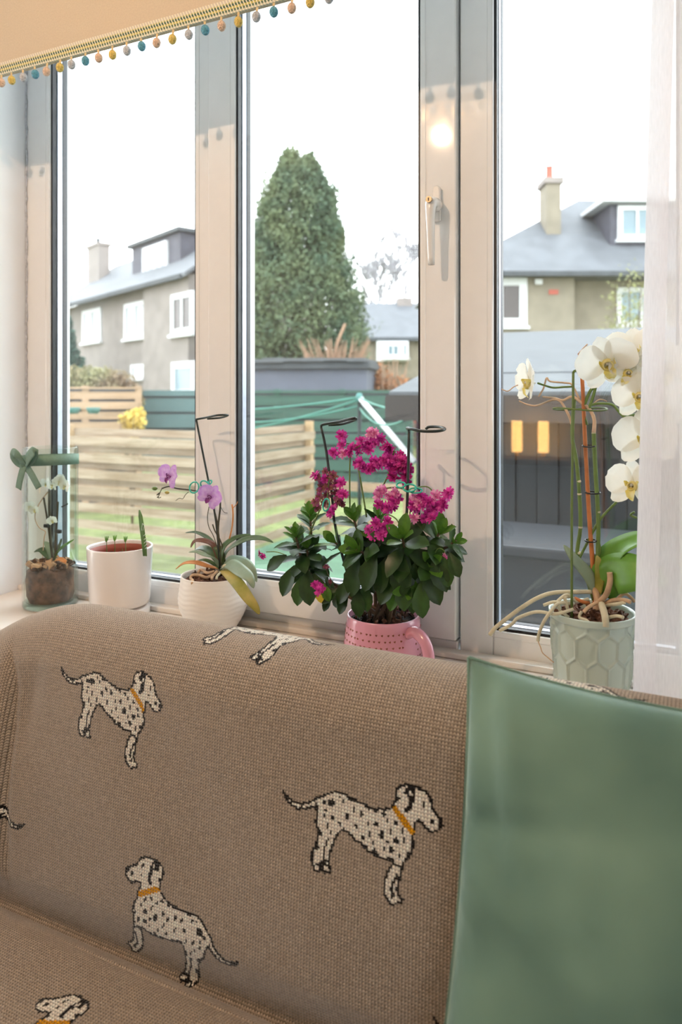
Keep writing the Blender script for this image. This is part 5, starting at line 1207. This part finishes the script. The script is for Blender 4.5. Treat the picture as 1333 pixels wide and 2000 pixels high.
# ---------- honeycomb pot with white orchid
hcx = Vector((-.168, 1.325, SILL)); HH = P(1156, 1196, 1.325).z-SILL
hcx = Vector((P(1156, 1300, 1.30).x, 1.30, SILL)); HH = P(1156, 1192, 1.30).z-SILL
M['sagepot'] = mat('sage_glaze', (184, 200, 190), .22, .03, 14, coat=.3)
hpot = thing('plant_pot', 'sage green pot with honeycomb facets before the right pane', 'pot', hcx)
def hexpot():                                         # facets pressed in, ribs of the honeycomb left proud
    mb = MB(); nA, rows = 168, 84; prof_r = lambda z: .0600+.0100*min(1, z/HH)**.8 if z > .012 else .054+.006*z/.012
    ncell = 12; cw_ = 2*PI/ncell; chz = .043
    def depth(a, z):
        best = 1e9; sec = 1e9
        r0 = math.floor(z/chz)
        for r_ in range(int(r0)-1, int(r0)+3):
            off = .5*(r_ % 2); c_ = round(a/cw_-off)
            for cc in (c_-1, c_, c_+1):
                dx = (a-(cc+off)*cw_)/cw_; dz = (z-r_*chz-.004)/chz; d_ = max(abs(dx), abs(dx)*.5+abs(dz)*.78)
                if d_ < best: sec = best; best = d_
                elif d_ < sec: sec = d_
        return min(1, max(0, sec-best)/.12)
    vs = []
    for j in range(rows+1):
        z = HH*j/rows
        for i in range(nA):
            a = 2*PI*i/nA; r_ = prof_r(z)-(.0036*depth(a, z) if .006 < z < HH-.010 else 0); vs.append((hcx.x+r_*math.cos(a), hcx.y+r_*math.sin(a), SILL+z))
    fs = [(j*nA+i, j*nA+(i+1) % nA, (j+1)*nA+(i+1) % nA, (j+1)*nA+i) for j in range(rows) for i in range(nA)]
    o0 = len(vs)
    for rr_, zz_ in ((.0685, HH+.0012), (.0662, HH), (.0655, HH-.004), (.056, .03)):
        for i in range(nA): a = 2*PI*i/nA; vs.append((hcx.x+rr_*math.cos(a), hcx.y+rr_*math.sin(a), SILL+zz_))
    base = rows*nA
    for s_, t_ in ((base, o0), (o0, o0+nA), (o0+nA, o0+2*nA), (o0+2*nA, o0+3*nA)):
        fs += [(s_+i, s_+(i+1) % nA, t_+(i+1) % nA, t_+i) for i in range(nA)]
    fs += [tuple(range(nA-1, -1, -1)), tuple(o0+3*nA+i for i in range(nA))]
    return mb.add(vs, fs)
hexpot().build('pot_wall', M['sagepot'], hpot, smooth=True)
wo_ = thing('white_orchid', 'tall orchid with large white flowers in the sage honeycomb pot', 'orchid', hcx+Vector((0, 0, .031)))
OY = hcx.y
MB().lathe([(.001, .031), (.052, .031), (.0635, HH-.016), (.001, HH-.014)], 32, hcx).build('root_ball', M['bark'], wo_, smooth=True)
soil_disc('bark_surface', hcx+Vector((0, 0, HH-.012)), .0648, wo_, 'bark', .006); chips('bark_chips', hcx+Vector((0, 0, HH-.008)), .055, 90, M['bark'], wo_, .007, .010)
def os_(px, r, m, **k): stem(px, r, m, wo_, OY, **k)
def node(px, r=.0038):
    c = pp(px, OY); MB().ball(c, r, 8, 6, (1, 1, .8)).build('node', M['root'], wo_, smooth=True)
os_([(1160, 1172), (1146, 1130), (1128, 1085), (1134, 1030), (1132, 965), (1126, 900), (1118, 850), (1122, 780)], .0033, 'stemgreen', name='flower_stem'); os_([(1180, 1160), (1168, 1115), (1169, 1020), (1164, 930), (1161, 870), (1160, 845)], .0036, 'stemgreen', name='flower_stem')
os_([(1160, 845), (1161, 820), (1152, 800), (1138, 788), (1118, 775), (1100, 782), (1085, 778), (1060, 775)], .0034, 'stembrown', name='dry_stem', r1=.0015); os_([(1118, 830), (1108, 805), (1088, 780), (1050, 792), (1030, 790), (1014, 783)], .0026, 'stembrown', name='dry_stem', r1=.001)
os_([(1132, 780), (1118, 752), (1105, 748), (1075, 745), (1068, 738), (1062, 758), (1052, 775)], .0016, 'stembrown', name='dry_stem'); os_([(1012, 752), (1003, 756), (992, 764), (980, 760)], .001, 'stembrown', name='dry_stem'); os_([(1120, 755), (1100, 756), (1080, 757), (1062, 752), (1050, 748)], .0018, 'stemgreen', name='flower_stem')
os_([(1146, 830), (1140, 800), (1150, 770), (1160, 755), (1172, 745)], .0028, 'stemgreen', name='flower_stem'); os_([(1150, 800), (1160, 770), (1166, 745)], .0026, 'stemgreen', name='flower_stem'); os_([(1150, 792), (1170, 788), (1195, 790), (1206, 800), (1220, 814), (1240, 810), (1252, 812)], .0022, 'stemgreen', name='flower_stem')
os_([(1132, 1090), (1150, 1055), (1172, 1015), (1200, 985), (1215, 970), (1225, 962)], .0022, 'stemgreen', name='flower_stem'); os_([(1172, 1140), (1160, 1110), (1172, 1080), (1170, 1060)], .0022, 'stemgreen', name='flower_stem'); os_([(1206, 688, -.02), (1222, 692, -.02), (1234, 705, -.02), (1240, 718, -.02), (1258, 726, -.02)], .0014, 'stembrown', name='dry_stem'); os_([(1160, 788), (1172, 780), (1186, 784)], .001, 'stembrown', name='dry_stem')
os_([(1131, 690, -.01), (1140, 680, -.01), (1148, 672, -.01)], .0012, 'stembrown', name='dry_stem')
for q in ((1134, 1030), (1132, 965), (1131, 940), (1169, 1000), (1160, 846), (1131, 1080)): node(q)
os_([(1240, 1000), (1232, 1006), (1245, 1012)], .002, 'stemgreen', name='bud')
# leaves
def ol(px, w_, m, **k): leaf(px, w_, m, wo_, OY, **k)
ol([(1172, 1160), (1180, 1120), (1205, 1080), (1245, 1056, -.01), (1290, 1050, -.01)], 62, 'orchid_bright', fold=.12); ol([(1174, 1160), (1190, 1125, -.02), (1225, 1118, -.04), (1265, 1125, -.05), (1305, 1140, -.05)], 78, 'orchid_bright', fold=-.04, up=(0, -.9, .4))
ol([(1166, 1160), (1150, 1125, -.01), (1125, 1095, -.02), (1101, 1064, -.02)], 24, 'orchid_sage', up=(.4, -.9, .3)); ol([(1168, 1165), (1172, 1130, -.01), (1170, 1100, -.01), (1166, 1085, -.01)], 18, 'orchid_yellow')
# roots
for px, r, m_ in (([(1155, 1156, -.01), (1120, 1156, -.02), (1080, 1158, -.02), (1050, 1168, -.03), (1020, 1186, -.03), (990, 1208, -.03), (968, 1226, -.03), (957, 1240, -.03)], .0036, 'root'), ([(1120, 1190, -.05), (1086, 1199, -.065), (1048, 1195, -.06), (1012, 1207, -.05), (1000, 1219, -.05), (976, 1232, -.05)], .0028, 'root'),
    ([(1120, 1180, -.03), (1092, 1178, -.05), (1075, 1196, -.07), (1062, 1215, -.07), (1053, 1238, -.07), (1051, 1252, -.07)], .0028, 'root'), ([(1051, 1252, -.07), (1056, 1264, -.07), (1060, 1275, -.07), (1070, 1284, -.07), (1082, 1294, -.072)], .0009, 'rootbrown'), ([(1172, 1175, -.02), (1185, 1160, -.03), (1192, 1135, -.03), (1191, 1118, -.03)], .0046, 'rootbrown'),
    ([(1175, 1180, -.03), (1180, 1195, -.05), (1183, 1210, -.06), (1183, 1224, -.062)], .0056, 'root'), ([(1182, 1178, -.02), (1200, 1172, -.03), (1220, 1172, -.04), (1232, 1176, -.045)], .0034, 'rootbrown'), ([(1184, 1182, -.02), (1205, 1180, -.04), (1222, 1176, -.04)], .003, 'root'), ([(1136, 1195, -.04), (1132, 1206, -.05), (1146, 1212, -.06), (1156, 1222, -.065)], .0026, 'root'),
    ([(1150, 1170, -.02), (1128, 1174, -.03), (1108, 1162, -.035), (1092, 1172, -.045), (1084, 1182, -.05)], .0028, 'root'), ([(1110, 1195, -.04), (1106, 1176, -.04), (1104, 1168, -.04), (1112, 1164, -.03)], .0028, 'root'), ([(1112, 1206, -.05), (1094, 1192, -.05), (1090, 1178, -.05), (1080, 1176, -.05), (1062, 1182, -.05)], .0026, 'root'), ([(1150, 1178, -.02), (1140, 1176, -.03), (1122, 1168, -.03)], .003, 'bamboo'), ([(1190, 1206, -.05), (1205, 1203, -.055), (1218, 1206, -.06)], .0028, 'root'), ([(1200, 1178, -.01), (1210, 1166, -.02), (1222, 1160, -.02), (1234, 1168, -.02), (1240, 1176, -.02)], .0026, 'rootbrown'), ([(1168, 1176, -.03), (1150, 1186, -.045), (1140, 1196, -.05)], .003, 'rootbrown'), ([(1160, 1150), (1168, 1170, -.01), (1165, 1190, -.01)], .006, 'rootbrown')):
    os_(px, r, m_, name='root', n=5)
ko = make_flower_kit(M['petalwhite'], M['lipyellow'], .10)
for (a, b_, dy, fc_, up_, s_, rl) in ((1040, 748, -.01, (-.8, -.5, .05), (.25, 0, 1), .86, .1), (1186, 706, -.03, (.15, -1, -.35), (-.2, 0, 1), 1.0, .1), (1238, 692, -.01, (-.1, -.8, .45), (0, 0, 1), .95, .1), (1226, 728, -.02, (.3, -.9, .0), (.2, 0, 1), .75, -.3), (1252, 772, -.02, (-.1, -1, -.1), (.1, 0, 1), .85, .2), (1262, 856, -.02, (.0, -1, -.1), (-.1, 0, 1), 1.0, .0), (1240, 948, -.02, (-.35, -.8, .15), (.1, 0, 1), .85, .15), (1300, 720, -.0, (.2, -1, .0), (0, 0, 1), .95, 0), (1292, 800, .01, (.3, -1, .0), (0, 0, 1), .85, 0.3)):
    flower(ko, pp((a, b_, dy), OY), fc_, up_, wo_, rl, s_)
cane = thing('plant_cane', 'orange bamboo cane tied to the white orchid stems', 'plant cane', pp((1164, 1205), OY))
stem([(1164, 1208, .0), (1160, 1130), (1152, 1020), (1144, 880), (1137, 730), (1132, 690)], .0042, 'bamboo', cane, OY, 'cane_shaft', r1=.0030)
for q, w_ in (((1150, 871, -.004), .010), ((1158, 962, -.004), .012), ((1154, 1056, -.004), .009)):
    c = pp(q, OY); MB().tube([c+Vector((w_*math.cos(a), .007*math.sin(a), .0012*math.sin(a*1))) for a in np.linspace(0, 2*PI, 17)], .0013, 6).build('clip', M['black'], cane, smooth=True)
M['stakelime'] = mat('green_stake', (92, 112, 52), .45, .1, 40)
loop_stake('green loop-topped stake beside the orange cane in the honeycomb pot', [(1120, 728, -.03), (1119, 860, -.03), (1117, 1000, -.03), (1117, 1205, -.04)], [(1120, 728, -.03), (1124, 724, -.03), (1142, 720, -.02)], OY, .0022, m='stakelime')
c = pp((1133, 799, -.01), OY)
sr = thing('support_ring', 'pale green wire ring round the orchid stems', 'plant support', c)
MB().tube([c+Vector((.043*math.cos(a), .035*math.sin(a), .002*math.sin(2*a))) for a in np.linspace(0, 2*PI, 33)], .0016, 6).build('ring_wire', M['stakelime'], sr, smooth=True)
